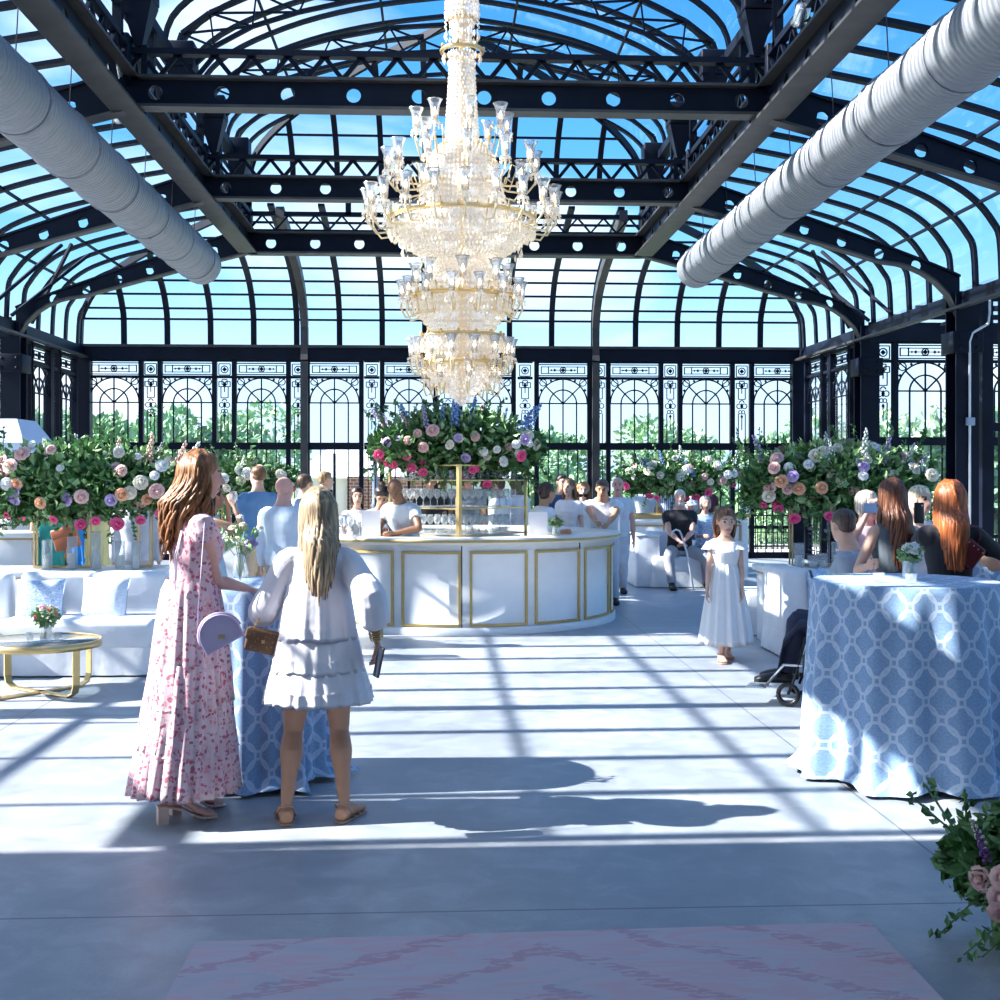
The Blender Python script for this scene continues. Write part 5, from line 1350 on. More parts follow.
def hair_build(B, style, c, L=.35, wave=.0, nl=46, seed=2, spread=.0, part=0, width=1.0, tipc=None):
    Hd, HR, hs = B.Hd, B.HR, B.hs; mt = hairmat(c); rn = random.Random(seed); v = .009 if not B.hero else .006
    mb = MB()
    if style == 'fringe':     # balding: ring of short hair round the back and sides
        mb.ell(Hd((0,-.030,.0)),(.080*hs,.080*hs,.050*hs),16,10,rot=HR); me = remesh(mb,v,1); me.materials.append(mt); link('hair', me, B.root); return
    if style == 'short':
        mb.ell(Hd((0,-.020,.044)),(.081*hs,.094*hs,.081*hs),18,12,rot=HR); mb.ell(Hd((0,.024,.082)),(.058*hs,.052*hs,.034*hs),14,8,rot=HR); mb.ell(Hd((0,-.048,.0)),(.070*hs,.060*hs,.052*hs),14,8,rot=HR)
        me = remesh(mb,v,1); me.materials.append(mt); link('hair', me, B.root); return
    mb.ell(Hd((0,-.022,.040)),(.086*hs,.098*hs,.086*hs),18,12,rot=HR); mb.ell(Hd((0,-.045,-.01)),(.078*hs,.066*hs,.075*hs),16,10,rot=HR); mb.ell(Hd((0,.012,.086)),(.060*hs,.052*hs,.034*hs),14,8,rot=HR)
    if style == 'bun': mb.ell(Hd((0,-.125,.02)),(.045*hs,.045*hs,.045*hs),12,8,rot=HR); me = remesh(mb,v,1); me.materials.append(mt); link('hair', me, B.root); return
    if style == 'bob':
        for s in (-1,1): mb.ell(Hd((s*.062,-.01,-.02)),(.028*hs,.05*hs,.07*hs),12,8,rot=HR)
        me = remesh(mb,v,1); me.materials.append(mt); link('hair', me, B.root); return
    if style == 'pony':
        a = Hd((0,-.11,.06)); mb.tube([a, a+HR@Vector((0,-.05,.0)), a+HR@Vector((0,-.06,-.08)), a+HR@Vector((0,-.03,-.2))],[.02,.034,.03,.008],10); me = remesh(mb,v,1); me.materials.append(mt); link('hair', me, B.root); return
    # long: mass behind plus many locks
    Z = Vector((0,0,-1)); mass = []
    bk = Vector((0,-1,0))
    sm_ = lambda q: min(1,max(0,(q-.06)/.12))**2
    for k in range(9):
        t = k/8; p = Hd((0,-.055,.02)) + Z*(L*t*.93) + bk*.075*sm_(L*t)
        w = (.078+.012*math.sin(t*3)*width)*hs*(1-.35*t**3)*width; mass.append(ringpts(p, w, .042*hs*(1-.45*t), HR@Vector((1,0,0)), HR@Vector((0,1,0)), 16))
    mb.loft(mass)
    for i in range(nl):
        a = -PI/2 + (i/(nl-1)*2-1)*(1.62+spread) ; ca, sa = math.cos(a), math.sin(a)
        lx = ca*.080*width; ly = sa*.088-.020
        LL = L*rn.uniform(.78,1.04)*(1-.16*abs(ca)); n = 14; pts = []; rr = []; ph = rn.uniform(0,6.28); fr = rn.uniform(.85,1.2)
        top_ = Hd((lx*.35, ly*.35-.02, .122)); pts.append(top_); rr.append(.010)
        pts.append(Hd((lx*.80, ly*.82-.004, .090))); rr.append(.013)
        for k in range(n):
            t = k/(n-1); wv = wave*math.sin(ph+t*fr*L/.05*.9)*min(1,t*2.4)
            p = Hd((lx*(1+.12*math.sin(t*2.5)), ly*(1+.05*t)-.006, .035)) + Z*LL*t
            p += bk*.070*sm_(LL*t)*max(0,-sa); inw = (t**2)*.25; cc = Hd((0,-.05,0)); p.x += (cc.x-p.x)*inw*(.5 if width >= 1 else .7); p.y += (cc.y-p.y)*inw*.3
            p += (HR@Vector((ca,sa,0)))*(wv+.008) + (HR@Vector((-sa,ca,0)))*(wave*.8*math.cos(ph+t*fr*L/.05*.9)*min(1,t*2.4))
            pts.append(p); rr.append(.0135*(1-.15*t) if t < .75 else .0135*max(.15,(1-(t-.75)*3.6)))
        mb.tube(pts, [q*hs*1.0 for q in rr], 6, flat=.75)
    mb.build('hair', mt, B.root)
_person = person
def P(label, px, d, face, H=None, top_py=None, hero=False, **kw):
    x,y = gp(px,d)
    if H is None: H = (zz(top_py,d))/1.0
    Body.hero = hero
    if hero: kw.setdefault('vox',.0065)
    return _person('person', label, x, y, face, H, **kw)
def local(B, px, py, d):
    """world point under a pixel at depth d, in the person's own frame"""
    return B
def wl(x, y, face, p):
    q = Matrix.Rotation(R(-face),3,'Z') @ Vector((p[0]-x, p[1]-y, p[2])); return tuple(q)
def HP_(px, d, face, *targets):
    x,y = gp(px,d); return [None if t is None else wl(x,y,face,at(*t)) for t in targets]
c3 = clothmat
WHITE = c3((.80,.81,.84)); 
# -- the two women in front ------------------------------------------------
def pink_woman():
    px,d,face = 190,6.07,-62; H = 1.68
    hs_ = HP_(px,d,face,(258,588,5.95),(242,590,6.38))
    x,y = gp(px,d); Body.hero = True
    
    B = person('person','woman with long wavy auburn hair in a tiered blush floral maxi dress',x,y,face,H,'f','pink',vox=.0065,heel=.085,lean=3,head=(-4,4),
        hands=[None, wl(x,y,face,at(246,588,6.28))], hint=[None,(.3,-.5,-1)], feet=[(-.075,.02,0,8),(.075,-.08,0,-4)], curl=(.5,.3), hand_o=[None,(0,-.3,-1)],
        hair=('long',(.26,.105,.035),.47,.026,110,5,.22,0,1.28), wide=1.04)
    B.heel = .085
    shoes(B, mat('blush_heel',(.72,.50,.42),.5),'heel')
    top(B, M['floral'],'cap',.60,.825,.010,'bodice')
    # shoulder ruffles and tie
    for i,(s,e,w) in enumerate(B.arms):
        mb = MB(); tc = B.T((0,0,.80*H)); rows = []
        for k in range(5):
            t = k/4; c = s.lerp(e,.02+.16*t)+Vector((0,0,.012)); r = .050+.018*t; dirn = (e-s).normalized(); X = dirn.cross(Vector((0,1,0))).normalized(); Y = dirn.cross(X)
            rows.append([c+X*math.cos(a)*r*(1+.10*t*math.sin(a*9))+Y*math.sin(a)*r*(1+.10*t*math.sin(a*9)) for a in [2*PI*j/48 for j in range(48)]])
        mb.loft(rows,cap=False); mb.build('shoulder_ruffle', M['floral'], B.root)
    # hanging ties at the near (right) side
    s = B.T((.080*H,-.062*H,.775*H)); mb = MB()
    for o in (-.008,.008): mb.tube([s+Vector((o,0,0)),s+Vector((o*2,-.028,-.12)),s+Vector((o,-.03,-.26+o*3))],.0035,5)
    mb.build('shoulder_tie', c3((.80,.70,.82)), B.root)
    Z = lambda z: z*H+.0
    skirt(B, M['floral'], .635*H, .56, .135, .212, 17,.009,'skirt_tier_upper',(0,-.005),.84,3,power=.45)
    skirt(B, M['floral'], .40*H, .345, .200, .245, 20,.010,'skirt_tier_middle',(0,-.01),.86,4,steps=8)
    skirt(B, M['floral'], .25*H, .135, .232, .272, 24,.012,'skirt_tier_hem',(0,-.025),.9,5,steps=9)
    for z,r in ((.56,.214),(.345,.247)):
        mb = MB(); c = B.T((0,0,.5*H)); rows = []
        for k in range(3): rows.append([(c.x+(r+.006*k)*math.cos(a)*(1+.02*math.sin(a*24+k)), c.y-.008+(r+.006*k)*.92*math.sin(a)*(1+.02*math.sin(a*24+k)), z+.012-.012*k) for a in [2*PI*j/150 for j in range(150)]])
        mb.loft(rows,cap=False); mb.build('tier_ruffle', M['floral'], B.root)
    return B
BP = pink_woman()
# her lilac half-moon bag
def halfbag():
    p = at(219,632,5.66); root = tag(empty('handbag',p,R(12)),'lilac half-moon handbag hanging at the hip of the woman in the floral dress','handbag')
    mb = MB(); w,h = .095,.155; f = []; T_ = Matrix.Rotation(R(-28),3,'Y')
    out = [(-w,-h*.42)]+[(-w*math.cos(t)*1.0, -h*.1+math.sin(t)*h*.62) for t in [PI*k/14 for k in range(15)]]+[(w,-h*.42)]
    rings = [[T_@Vector((x*s_,yy,z*s_)) for x,z in out] for yy,s_ in ((-.030,.9),(-.036,.98),(-.03,1.0),(.03,1.0),(.036,.98),(.03,.9))]
    mb.loft(rings, sm=False); lm = mat('lilac_leather',(.62,.48,.66),.45); mb.build('body', lm, root)
    mb = MB(); mb.tube([T_@Vector((x*1.02,0,z*1.02)) for x,z in out[1:-1]],.008,6); mb.build('zip_edge', lm, root)
    mb = MB(); mb.box(T_@Vector((0,-.037,-.02)),(.03,.003,.018)); mb.build('clasp', M['gold'], root)
    mb = MB(); mb.tube([T_@Vector((-.085,0,.05)),(-.08,.06,.24),(-.06,.16,.49)],.0025,5); mb.build('strap', lm, root)
halfbag()
def blonde():
    px,d,face = 318,6.0,6; H = 1.575; x,y = gp(px,d); Body.hero = True
    B = person('person','blonde woman from behind in a short white tiered dress with balloon sleeves',x,y,face,H,'f','tan',vox=.0065,
        hands=[wl(x,y,face,at(266,612,6.25)), wl(x,y,face,at(377,640,5.93))], hint=[(-.25,-1,-.3),(.35,-1,-.2)], feet=[(-.15,.0,0,4),(.125,.0,0,-26)], curl=(.9,.9), hand_o=[(1,.2,0),(-1,.2,0)], head=(6,6),
        hair=('long',(.37,.26,.16),.47,.006,90,9,.05,0,.90), wide=1.0)
    shoes(B, mat('tan_sandal',(.42,.26,.18),.6),'sandal')
    wd = mat('sheer_white_cotton',(.76,.73,.78),.85,var=.04,scale=6,bump=.3,bscale=18)
    top(B, wd,'puff',.64,.828,.014,'dress_yoke',puff=.022)
    skirt(B, wd, .745*H, .87, .135, .190, 16,.0045,'dress_tier_upper',(0,0),.8,13)
    skirt(B, wd, .565*H, .72, .186, .220, 19,.0045,'dress_tier_middle',(0,0),.84,14,steps=8)
    skirt(B, wd, .47*H, .575, .217, .262, 22,.006,'dress_tier_hem',(0,0),.88,15,steps=8)
    # bracelets and phone
    w = B.arms[1][2]; e = B.arms[1][1]; dd = (w-e).normalized(); X = dd.cross(Vector((0,1,0))).normalized(); Y = dd.cross(X)
    for k in range(4):
        mb = MB(); c = w-dd*(.012+.014*k); r = .030+.001*k; mb.tube([c+X*math.cos(t)*r+Y*math.sin(t)*r for t in [k2*PI/12 for k2 in range(25)]],.0035,6); mb.build('bracelet', M['gold'], B.root)
    return B
BB = blonde()
p = at(379,662,5.86); root = tag(empty('phone',p,R(20)),'black phone held in the right hand of the blonde woman','phone'); mb = MB(); mb.rbox((0,0,0),(.012,.072,.145),.006,rot=Matrix.Rotation(R(12),3,'Y')); mb.build('case', M['black'], root); mb = MB(); mb.box((-.0068,0,0),(.001,.064,.13),rot=Matrix.Rotation(R(12),3,'Y')); mb.build('screen', mat('screen',(.02,.025,.04),.1), root)
p = at(263,641,5.95); root = tag(empty('handbag',p,R(8)),'small brown monogram pouch with a gold chain between the two women','handbag')
rm_ = Matrix.Rotation(R(14),3,'Y'); mb = MB(); mb.rbox((0,0,0),(.165,.035,.115),.012,rot=rm_); mb.build('body', M['mono'], root); mb = MB(); mb.rbox((0,-.012,.025),(.168,.03,.05),.008,rot=rm_); mb.build('flap', M['mono'], root)
mb = MB(); mb.box(rm_@Vector((0,-.03,.0)),(.016,.006,.016)); mb.build('clasp', M['gold'], root); mb = MB()
for k in range(10): a_ = Vector((-.05,0,.05)).lerp(Vector((.02,.02,.17)),k/9); mb.ell(a_,(.006,.004,.009),6,4)
mb.build('chain', M['gold'], root)

# -- girl ---------------------------------------------------------------
Body.hero = True
x,y = gp(725,11.2); gf = 176
G = person('person','girl with brown hair walking in a long white dress with flutter sleeves',x,y,gf,1.33,'f','fair',vox=.0075,lean=2,head=(6,3),hands=[wl(x,y,gf,at(742,590,11.1)),wl(x,y,gf,at(707,592,11.1))],
   feet=[(-.055,-.16,.0,0),(.05,.14,0,0)],hint=[(-.4,-1,0),(.4,-1,0)],hair=('long',(.16,.075,.04),.26,.006,40,4,-.15,0,.95))
gw = mat('white_cotton_dress',(.80,.80,.82),.85,var=.03,bump=.3,bscale=18)
top(G, gw,'none',.60,.80,.010,'bodice'); skirt(G, gw, .65*1.33, .15, .105, .235, 13,.014,'skirt',(0,.01),.85,6,steps=14); shoes(G, mat('child_sandal',(.45,.25,.18),.6),'sandal')
for s,e,w in G.arms:
    mb = MB(); rows = []
    for k in range(5):
        t = k/4; c = s+Vector((0,0,.02-.07*t)); r = .048+.042*t; rows.append([c+Vector((math.cos(a)*r*(1+.12*t*math.sin(7*a)), math.sin(a)*r*(1+.12*t*math.sin(7*a)),0)) for a in [2*PI*j/42 for j in range(42)]])
    mb.loft(rows,cap=False); mb.build('flutter_sleeve', gw, G.root)
Body.hero = False
# -- the two long-haired women at the right -------------------------------
Body.hero = True
f_ = 12; x,y = gp(896,8.35)
b1 = person('person','woman with long straight brown hair curled at the ends and a grey-green dress, back turned',x,y,f_,1.62,'f','fair',lean=4,hands=[wl(x,y,f_,at(868,566,8.1)),wl(x,y,f_,at(914,514,8.8))],hint=[(-.6,-.3,-1),(.8,0,-.8)],
   hair=('long',(.13,.042,.018),.58,.009,96,7,.02,0,1.02),garments=[(top,c3((.10,.12,.14)),'none',.5,.80,.012,'dress_top'),(skirt,c3((.10,.12,.14)),.62*1.62,.45,.13,.20,9,.012,'dress_skirt')])
shoes(b1, M['black'])
f_ = -4; x,y = gp(950,7.95)
b2 = person('person','woman with long copper red hair in a black jacket, back turned',x,y,f_,1.61,'f','fair',hands=[wl(x,y,f_,at(914,545,8.6)),wl(x,y,f_,at(966,545,8.15))],hint=[(-.9,-.3,-.6),(.9,-.5,-.5)],
   hair=('long',(.40,.10,.025),.50,.003,96,17,.02,0,1.05),garments=[(top,c3((.012,.013,.02),'black_jacket'),'long',.48,.83,.020,'jacket'),(skirt,c3((.55,.5,.58)),.56*1.61,.5,.15,.22,5,.008,'skirt')])
shoes(b2, M['black'])
p = at(919,513,8.62); root = tag(empty('phone',p,R(5)),'black phone held up between the brown-haired and the red-haired woman','phone'); mb = MB(); mb.rbox((0,0,0),(.072,.01,.145),.006); mb.build('case', M['black'], root); mb = MB(); mb.ell((.02,-.006,.05),(.008,.004,.008),8,5); mb.build('lens', M['chrome'], root)
Body.hero = False
p = at(964,550,7.85); root = tag(empty('handbag',p,R(0)),'dark red studded handbag on the arm of the red-haired woman','handbag'); rm_ = Matrix.Rotation(R(38),3,'Y'); rb_ = mat('oxblood_leather',(.12,.008,.02),.4)
mb = MB(); mb.rbox((0,0,0),(.22,.08,.16),.02,rot=rm_); mb.build('body', rb_, root); mb = MB(); mb.tube([rm_@Vector((-.08,0,.07)),rm_@Vector((-.07,0,.13)),rm_@Vector((-.02,0,.17)),rm_@Vector((.03,0,.13)),rm_@Vector((.05,0,.07))],.006,6); mb.build('handle', rb_, root)
mb = MB()
for i in range(6): mb.ell(rm_@Vector((-.09+.036*i,-.041,.05)),(.006,.004,.006),6,4)
mb.build('studs', M['gold'], root)
# -- phone lady, wheelchair guest, others at the right
f_ = 205; x,y = gp(866,9.7)
pl_ = P('older woman in a pale pink top holding up a phone, right of the rose arrangement',866,9.7,f_,1.52,skin='pink',hands=[wl(x,y,f_,at(878,512,9.3)),wl(x,y,f_,at(868,512,9.35))],hint=[(-.6,0,-1),(.6,0,-1)],wide=1.15,hair=('bob',(.62,.50,.42)),garments=[(top,c3((.78,.55,.60)),'short',.5,.83,.015),(trousers,c3((.7,.7,.72)))])
p = at(872,508,9.15); root = tag(empty('phone',p,R(15)),'phone in a pale blue case held up by the woman in pink','phone'); mb = MB(); mb.rbox((0,0,0),(.145,.01,.072),.005); mb.build('case', mat('blue_case',(.35,.5,.75),.4), root); mb = MB(); mb.ell((.045,-.006,.018),(.009,.004,.009),8,5); mb.build('lens', M['black'], root)
f_ = 65; x,y = gp(853,9.0)
wc = P('guest with short dark hair seated in a wheelchair behind the right high table',853,9.0,f_,1.66,sex='m',skin='fair',pel=(0,.0,.57),head=(-45,0),feet=[(-.10,.50,.14),(.10,.50,.14)],hands=[(-.05,.20,.70),(.08,.20,.70)],lean=4,hair=('short',(.06,.035,.025)),garments=[(top,c3((.30,.34,.42)),'long',.5,.83,.014),(trousers,M['navyfab'])])
shoes(wc, M['black'])
def wheelchair():
    x,y = gp(853,9.0); root = tag(empty('wheelchair',(x,y,0),R(65)),'wheelchair with silver spoked wheels and a navy cover, half hidden behind the right high table','wheelchair')
    for s in (-1,1):
        mb = MB(); r = .30; mb.tube([(s*.29,r*math.cos(t),.31+r*math.sin(t)) for t in [k*2*PI/36 for k in range(37)]],.016,8); w = mb.build('wheel', M['black'], root)
        mb = MB(); mb.tube([(s*.325,.26*math.cos(t),.31+.26*math.sin(t)) for t in [k*2*PI/30 for k in range(31)]],.009,6); mb.build('hand_rim', M['chrome'], w)
        mb = MB()
        for k in range(16): mb.bar((s*.29,0,.31),(s*.29,.29*math.cos(k*PI/8),.31+.29*math.sin(k*PI/8)),.004)
        mb.tube([(s*.25,0,.31),(s*.33,0,.31)],.025,8); mb.build('spokes', M['chrome'], w)
        mb = MB(); mb.tube([(s*.25,.42+.07*math.cos(t),.09+.07*math.sin(t)) for t in [k*PI/8 for k in range(17)]],.018,6); mb.tube([(s*.25,.42,.09),(s*.25,.36,.25),(s*.25,.3,.5)],.012,6); mb.build('caster', M['black'], root)
        mb = MB(); mb.tube([(s*.25,-.22,.95),(s*.25,-.22,.3),(s*.25,.3,.3),(s*.25,.45,.3),(s*.2,.6,.12)],.012,6); mb.tube([(s*.25,-.22,.7),(s*.25,.2,.7),(s*.25,.26,.5)],.014,6); mb.build('frame', M['chrome'], root)
        mb = MB(); mb.rbox((s*.13,.66,.12),(.16,.14,.015),.005); mb.build('footrest', M['chrome'], root)
    mb = MB(); mb.rbox((0,.02,.5),(.48,.44,.06),.02); mb.build('seat', M['navyfab'], root)
    mb = MB(); mb.rbox((0,-.22,.72),(.48,.04,.42),.02); mb.build('backrest', M['navyfab'], root)
    mb = MB(); mb.loft([ringpts(Vector((0,yy,z)),.24,t_,Vector((1,0,0)),Vector((0,0,1)),16) for yy,z,t_ in ((.1,.6,.04),(.35,.58,.05),(.46,.45,.05),(.5,.22,.04))]); mb.build('lap_blanket', M['navyfab'], root)
wheelchair()
P('pale blonde guest partly hidden between the two long-haired women',919,9.9,200,1.56,hair=('bob',(.75,.62,.42)),garments=[(top,c3((.72,.62,.60)),'long'),(trousers,c3((.5,.5,.55)))])
x,y = gp(1024,7.6); P('guest in black at the right picture edge with a bent bare forearm',1024,7.6,60,1.6,skin='tan',hands=[wl(x,y,60,at(1003,566,7.4)),None],hint=[(-.3,-1,-.6),None],hair=('bob',(.1,.06,.04)),garments=[(top,M['black'],'short'),(trousers,M['black'])])
# -- seated guests ----------------------------------------------------------
x,y = gp(683,18.35); f_ = 176
sm_ = person('person','seated white-haired man in a black short-sleeved shirt and grey trousers holding a cane',x,y+.25,f_,1.76,'m','pink',pel=(0,0,.56),feet=[(-.42,.50,0,10),(.17,.52,0,0)],knee=[(-.5,.5,1),(.3,.5,1)],hands=[(-.02,.36,.70),(.05,.37,.70)],hint=[(-1,-.3,-.6),(1,-.3,-.6)],wide=1.1,vox=.010,hair=('short',(.75,.74,.73)),
   garments=[(top,c3((.012,.012,.016),'black_shirt'),'short',.49,.835,.016),(trousers,c3((.36,.36,.40)))])
shoes(sm_, M['black'])
mb = MB(); mb.ell(sm_.Hd((0,.072,-.088)),(.042,.030,.036),12,8,rot=sm_.HR); mb.build('beard', hairmat((.75,.74,.73)), sm_.root)
p = at(687,560,18.0); root = tag(empty('walking_cane',(p.x,p.y-.0,0)),'white crook-handled walking cane held by the seated man','cane'); mb = MB(); mb.tube([(.10,0,.0),(.0,0,.55),(-.08,0,.80)],.013,8); mb.build('shaft', M['white'], root); mb = MB(); mb.tube([(-.08,0,.80),(-.11,0,.86),(-.16,0,.88),(-.21,0,.85),(-.22,0,.79)],.014,8); mb.build('handle', M['white'], root)
x,y = gp(708,18.6); 
sw_ = person('person','seated white-haired woman in a pale patterned blouse smiling beside the man with the cane',x,y+.2,182,1.60,'f','fair',pel=(0,0,.54),feet=[(-.09,.45,0),(.09,.45,0)],hands=[(-.08,.30,.68),(.12,.32,.76)],hair=('bob',(.45,.40,.36)),garments=[(top,M['bluewhite'],'three'),(trousers,c3((.25,.22,.3)))])
shoes(sw_, M['black'])
# -- people round the bar --------------------------------------------------
tan = c3((.45,.38,.30))
def std(label, px, d, face, H, m, sex='m', sleeve='short', leg=None, **kw):
    g = [(top,m,sleeve,.49,.835,.014),(trousers,leg or c3((.05,.06,.09)))]
    B = P(label,px,d,face,H,sex=sex,garments=g,**kw); shoes(B, M['black']); return B
pt = lambda px,d,f,*t: HP_(px,d,f,*t)
std('man in a blue polo shirt and khaki trousers, back turned, left of the bar',258,14.4,22,1.76,c3((.13,.28,.52)),leg=tan,hair=('short',(.16,.08,.035)),head=(30,0),hands=pt(258,14.4,22,(247,520,14.7),None))
std('bald man in a light blue-white shirt, back turned, at the left of the bar',284,12.0,-14,1.63,c3((.66,.74,.84)),skin='pink',sleeve='long',leg=tan,wide=1.12,head=(-20,0))
std('man with dark hair in a blue shirt behind the bald man',304,14.6,-40,1.66,c3((.42,.55,.75)),hair=('short',(.10,.06,.04)))
std('fair-haired man in profile behind the blonde woman, facing right',324,16.3,-60,1.70,c3((.72,.74,.80)),hair=('short',(.36,.22,.12)))
p = at(233,503,11.15); o_ = tag(link('wine_glass',WG,None,(p.x,p.y,p.z-.10)),'wine glass raised by the long-haired woman in pale blue','glass')
x,y = gp(211,11.3); P('woman with long dark hair in a pale blue dress raising a glass to her lips',211,11.3,-60,1.56,skin='tan',hands=HP_(211,11.3,-60,(228,508,11.3),(234,506,11.2)),hint=[(-.3,0,-1),(.3,0,-1)],hair=('long',(.045,.02,.015),.34,.006,36),garments=[(top,c3((.45,.60,.70)),'none'),(skirt,c3((.45,.60,.70)),.62*1.56,.4,.12,.22)])
P('smiling dark-haired woman in a white blouse behind the left of the bar',357,14.9,190,1.50,skin='fair',hands=HP_(357,14.9,190,(362,530,14.2),(344,531,14.3)),hair=('bob',(.04,.02,.015)),garments=[(top,WHITE,'long'),(trousers,c3((.03,.03,.04)))])
P('bartender with black ponytail in a white shirt looking down at the bar',377,14.2,200,1.55,skin='tan',lean=14,head=(-20,22),hands=HP_(377,14.2,200,(388,532,13.8),(376,530,13.6)),hair=('pony',(.02,.012,.012)),garments=[(top,WHITE,'long'),(trousers,c3((.03,.03,.04)))])
x,y = gp(408,13.75); P('grey-haired man in a pale polo shirt bent over the bar counter',408,13.85,150,1.66,sex='m',skin='brown',lean=20,head=(15,22),hands=HP_(408,13.85,150,(396,533,13.4),(392,534,13.5)),hint=[(-1,0,-.4),(1,0,-.4)],hair=('fringe',(.30,.29,.29)),garments=[(top,c3((.62,.68,.75)),'short',.49,.835,.018),(trousers,c3((.08,.09,.12)))])
std('bearded man in a black polo shirt seen through the bar shelves, leftmost of three',430,17.25,182,1.66,c3((.015,.015,.02)),skin='tan',hair=('short',(.09,.05,.03)))
std('man in a black suit and white shirt seen through the bar shelves',443,17.7,178,1.68,c3((.03,.03,.04)),sleeve='long',skin='tan',hair=('short',(.05,.03,.02)))
std('broad man in a grey-black polo shirt seen through the shelves right of the gold post',467,17.3,170,1.72,c3((.10,.13,.17)),skin='tan',wide=1.12,hair=('short',(.12,.07,.05)))
std('bartender in a white shirt facing away behind the shelves',499,17.2,60,1.62,WHITE,sleeve='long',skin='fair',hair=('short',(.06,.03,.02)))
std('dark-haired bartender in a white shirt beyond the right end of the bar shelves',518,17.5,120,1.66,c3((.78,.80,.86)),sleeve='long',skin='brown',hair=('short',(.02,.015,.012)))
P('woman with a dark low bun and white blouse behind the white menu card',539,14.05,-60,1.57,skin='tan',lean=8,hands=HP_(539,14.05,-60,(560,532,14.0),(552,532,13.9)),hair=('bun',(.05,.025,.02)),garments=[(top,WHITE,'long',.49,.835,.018),(trousers,c3((.03,.03,.04)))])
std('man in a navy suit beyond the bar talking to the brown-haired woman',561,17.7,200,1.66,c3((.03,.08,.20)),sleeve='long',skin='fair',hair=('short',(.05,.03,.02)))
P('woman with long brown hair in a white short-sleeved top beyond the bar, side on',569,16.9,150,1.60,hair=('long',(.20,.10,.05),.34,.004,36),garments=[(top,c3((.80,.76,.80)),'short'),(trousers,c3((.4,.45,.6)))])
P('woman with auburn hair and dark sunglasses beyond the bar',583,17.6,178,1.55,skin='fair',hair=('long',(.42,.17,.06),.28,.004,30),garments=[(top,WHITE,'short'),(trousers,c3((.35,.45,.6)))])
p = at(583,495.5,17.42); root = tag(empty('sunglasses',p),'dark sunglasses worn by the auburn-haired woman beyond the bar','sunglasses'); mb = MB()
for s in (-1,1): mb.ell((s*.033,-.02,0),(.030,.008,.024),10,6)
mb.build('lenses', M['black'], root); mb = MB(); mb.bar((-.07,-.015,.01),(.07,-.015,.01),.006); mb.build('bridge', M['black'], root)
x,y = gp(604,15.9); f_ = 168
tm = P('man in a white shirt leaning on the right end of the bar with folded arms',604,15.9,f_,1.74,sex='m',skin='tan',lean=30,head=(0,-18),wide=1.08,pel=(0,-.12,.84),hands=[wl(x,y,f_,at(606,528,15.1)),wl(x,y,f_,at(599,528,15.05))],hint=[(-1,-.2,-1.2),(1,-.2,-1.2)],hair=('short',(.11,.065,.04)),feet=[(-.12,-.2,0),(.12,-.2,0)],garments=[(top,c3((.76,.79,.85)),'short',.49,.835,.016),(trousers,c3((.6,.62,.68)))])
shoes(tm, M['black'])
std('man in a pale shirt partly hidden behind the man leaning on the bar',618,17.6,170,1.62,c3((.70,.74,.82)),skin='pink',leg=c3((.6,.62,.68)))
# -- behind the straight back bar -------------------------------------------
for l,px,H_,m,sx_,hr,rt in (('guest in a pale blue shirt at the left of the straight back bar',645,1.60,c3((.66,.74,.84)),'m',(.3,.25,.2),180),
  ('guest in a blue striped shirt behind the back bar under the flowers',671,1.58,M['stripe'],'m',(.1,.06,.04),175),
  ('guest in a red and blue floral blouse behind the back bar under the flowers',692,1.55,M['paisley'],'f',(.4,.2,.1),190),
  ('guest in a pink and black top behind the back bar under the flowers',706,1.60,c3((.12,.02,.05)),'f',(.05,.03,.02),170)):
    std(l,px,21.6 if sx_ == 'm' else 21.9,rt,H_,m,sex=sx_,sleeve='short',skin='fair',hair=('short' if sx_ == 'm' else 'bob',hr))
# -- left group under the flowers -------------------------------------------
def dress(label,px,d,face,H,m,hr,sleeve='none',skin='tan',hem=.35,**kw):
    B = P(label,px,d,face,H,skin=skin,garments=[(top,m,sleeve),(skirt,m,.62*H,hem,.12,.24)],hair=('bob',hr),**kw); shoes(B, mat('nude_shoe',(.5,.3,.2),.5) if 'nude_shoe' not in bpy.data.materials else bpy.data.materials['nude_shoe']); return B
dress('woman in a long teal dress with a tan bag under the left flowers',49,13.6,200,1.56,c3((.03,.36,.33)),(.1,.06,.04),hem=.12)
dress('woman in a bright blue top behind the woman in teal',76,14.6,170,1.52,c3((.02,.25,.75)),(.25,.15,.08),hem=.6)
dress('woman in a pale yellow dress under the left flowers',106,13.8,20,1.54,c3((.70,.66,.32)),(.35,.2,.1),'long',hem=.55)
dress('woman in a magenta and coral dress behind the yellow dress',121,15.0,180,1.50,c3((.62,.04,.16)),(.1,.05,.04),hem=.5)
std('man in a pale grey-white shirt, back turned, right of the yellow dress',136,13.2,8,1.55,c3((.66,.69,.78)),leg=c3((.55,.53,.55)),sleeve='long',wide=1.15,hair=('short',(.3,.26,.22)))
p = at(66,538,13.3); root = tag(empty('handbag',p),'tan leather tote bag carried by the woman in teal','handbag'); lt = mat('tan_leather',(.42,.13,.06),.5); rm_ = Matrix.Rotation(R(-16),3,'Y')
mb = MB(); mb.rbox((0,0,0),(.26,.09,.24),.015,rot=rm_); mb.rbox(rm_@Vector((0,-.03,.06)),(.262,.05,.10),.012,rot=rm_); mb.build('body', lt, root); mb = MB(); mb.tube([rm_@Vector((-.06,0,.12)),rm_@Vector((-.05,0,.24)),rm_@Vector((.05,0,.24)),rm_@Vector((.06,0,.12))],.008,6); mb.build('handle', lt, root)
std('guest in a pale top at the far left behind the white bar block',20,14.6,180,1.52,c3((.70,.68,.70)),skin='fair',hair=('short',(.2,.15,.1)))
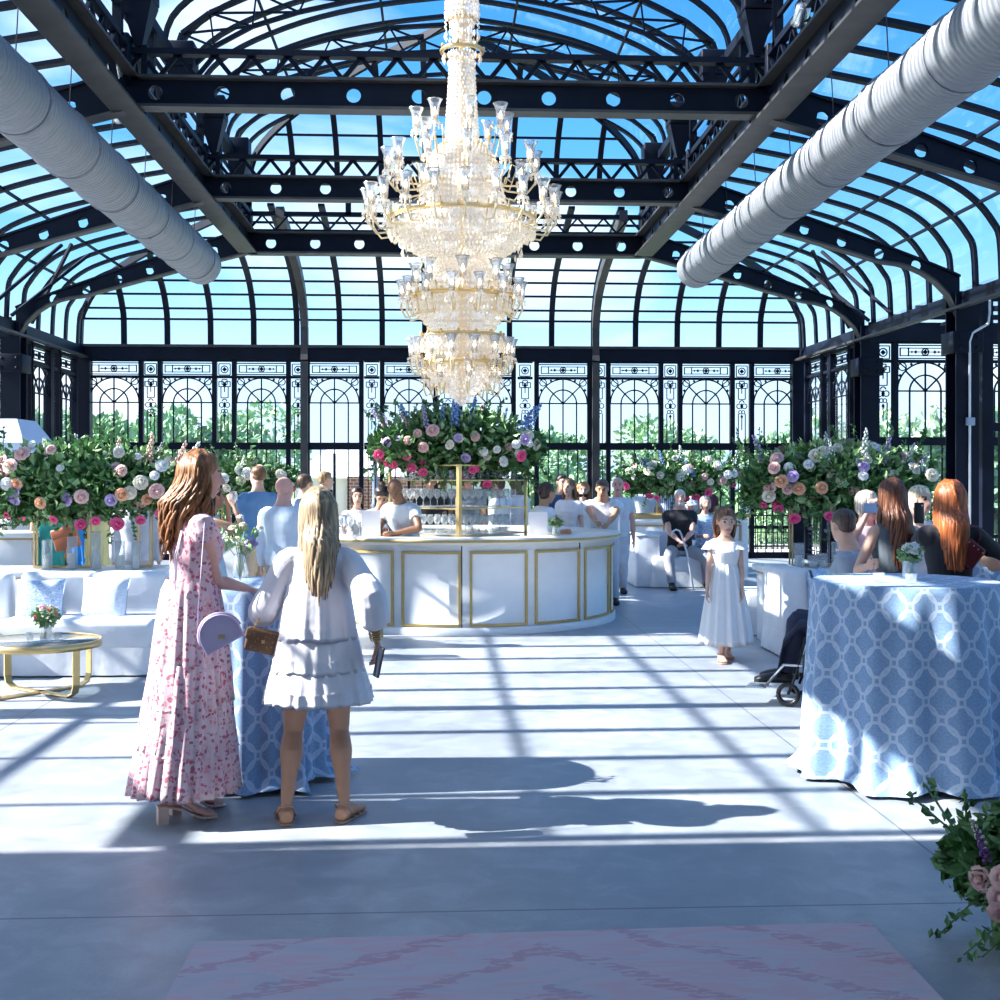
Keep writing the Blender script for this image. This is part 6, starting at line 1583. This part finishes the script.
# ------------------------------------------------------------ light, sky, camera
def world():
    w = bpy.data.worlds.new('sky'); SC.world = w; w.use_nodes = True; nt = w.node_tree
    bg = nt.nodes['Background']; tc = nt.nodes.new('ShaderNodeTexCoord')
    sp = nt.nodes.new('ShaderNodeSeparateXYZ'); nt.links.new(tc.outputs['Generated'], sp.inputs[0])
    r = nt.nodes.new('ShaderNodeValToRGB'); cr = r.color_ramp
    st = [(0,(.50,.62,.78)),(.09,(.44,.64,.86)),(.17,(.19,.47,.80)),(.25,(.09,.33,.70)),(.36,(.05,.25,.62)),(.7,(.12,.34,.74))]
    while len(cr.elements) < len(st): cr.elements.new(.5)
    for e,(p,c) in zip(cr.elements, st): e.position = p; e.color = (*c,1)
    nt.links.new(sp.outputs[2], r.inputs[0])
    mp = nt.nodes.new('ShaderNodeMapping'); mp.inputs['Scale'].default_value = (1,1,2.6); nt.links.new(tc.outputs['Generated'], mp.inputs[0])
    n = nt.nodes.new('ShaderNodeTexNoise'); n.inputs['Scale'].default_value = 3.1; n.inputs['Detail'].default_value = 7; n.inputs['Distortion'].default_value = .3
    nt.links.new(mp.outputs[0], n.inputs['Vector'])
    # more cloud towards the left and the horizon
    a = nt.nodes.new('ShaderNodeMath'); a.operation = 'MULTIPLY_ADD'; a.inputs[1].default_value = -.16; nt.links.new(sp.outputs[0], a.inputs[0]); nt.links.new(n.outputs['Fac'], a.inputs[2])
    c2 = nt.nodes.new('ShaderNodeValToRGB'); c2.color_ramp.elements[0].position = .50; c2.color_ramp.elements[1].position = .64
    nt.links.new(a.outputs[0], c2.inputs[0])
    m = nt.nodes.new('ShaderNodeMix'); m.data_type = 'RGBA'; m.inputs[7].default_value = (.88,.93,1,1)
    mm = nt.nodes.new('ShaderNodeMath'); mm.operation = 'MULTIPLY'; mm.inputs[1].default_value = .6; nt.links.new(c2.outputs[0], mm.inputs[0])
    nt.links.new(mm.outputs[0], m.inputs[0]); nt.links.new(r.outputs[0], m.inputs[6]); nt.links.new(m.outputs[2], bg.inputs[0])
    bg.inputs[1].default_value = 1.35
world()
sun = bpy.data.lights.new('sun','SUN'); sun.energy = 12; sun.angle = R(.5); sun.color = (1,.95,.88)
so = bpy.data.objects.new('sun', sun); COL.objects.link(so)
so.rotation_euler = Vector((1,.03,-.72)).to_track_quat('-Z','Y').to_euler()
cam = bpy.data.cameras.new('camera'); co = bpy.data.objects.new('camera', cam); COL.objects.link(co)
cam.sensor_width = 36; cam.sensor_fit = 'HORIZONTAL'; cam.lens = F/1000*36; cam.shift_y = -.024; cam.clip_end = 400; cam.clip_start = .05
co.location = (0,0,H0); co.rotation_euler = (R(90),0,-YAW); SC.camera = co
SC.view_settings.view_transform = 'Standard'; SC.view_settings.look = 'None'; SC.view_settings.exposure = .58; SC.view_settings.gamma = 1.0
SC.cycles.max_bounces = 8; SC.cycles.transparent_max_bounces = 24; SC.cycles.diffuse_bounces = 4; SC.cycles.glossy_bounces = 3
SC.cycles.caustics_reflective = False; SC.cycles.caustics_refractive = False
SC.cycles.sample_clamp_indirect = 4
bpy.context.view_layer.update()
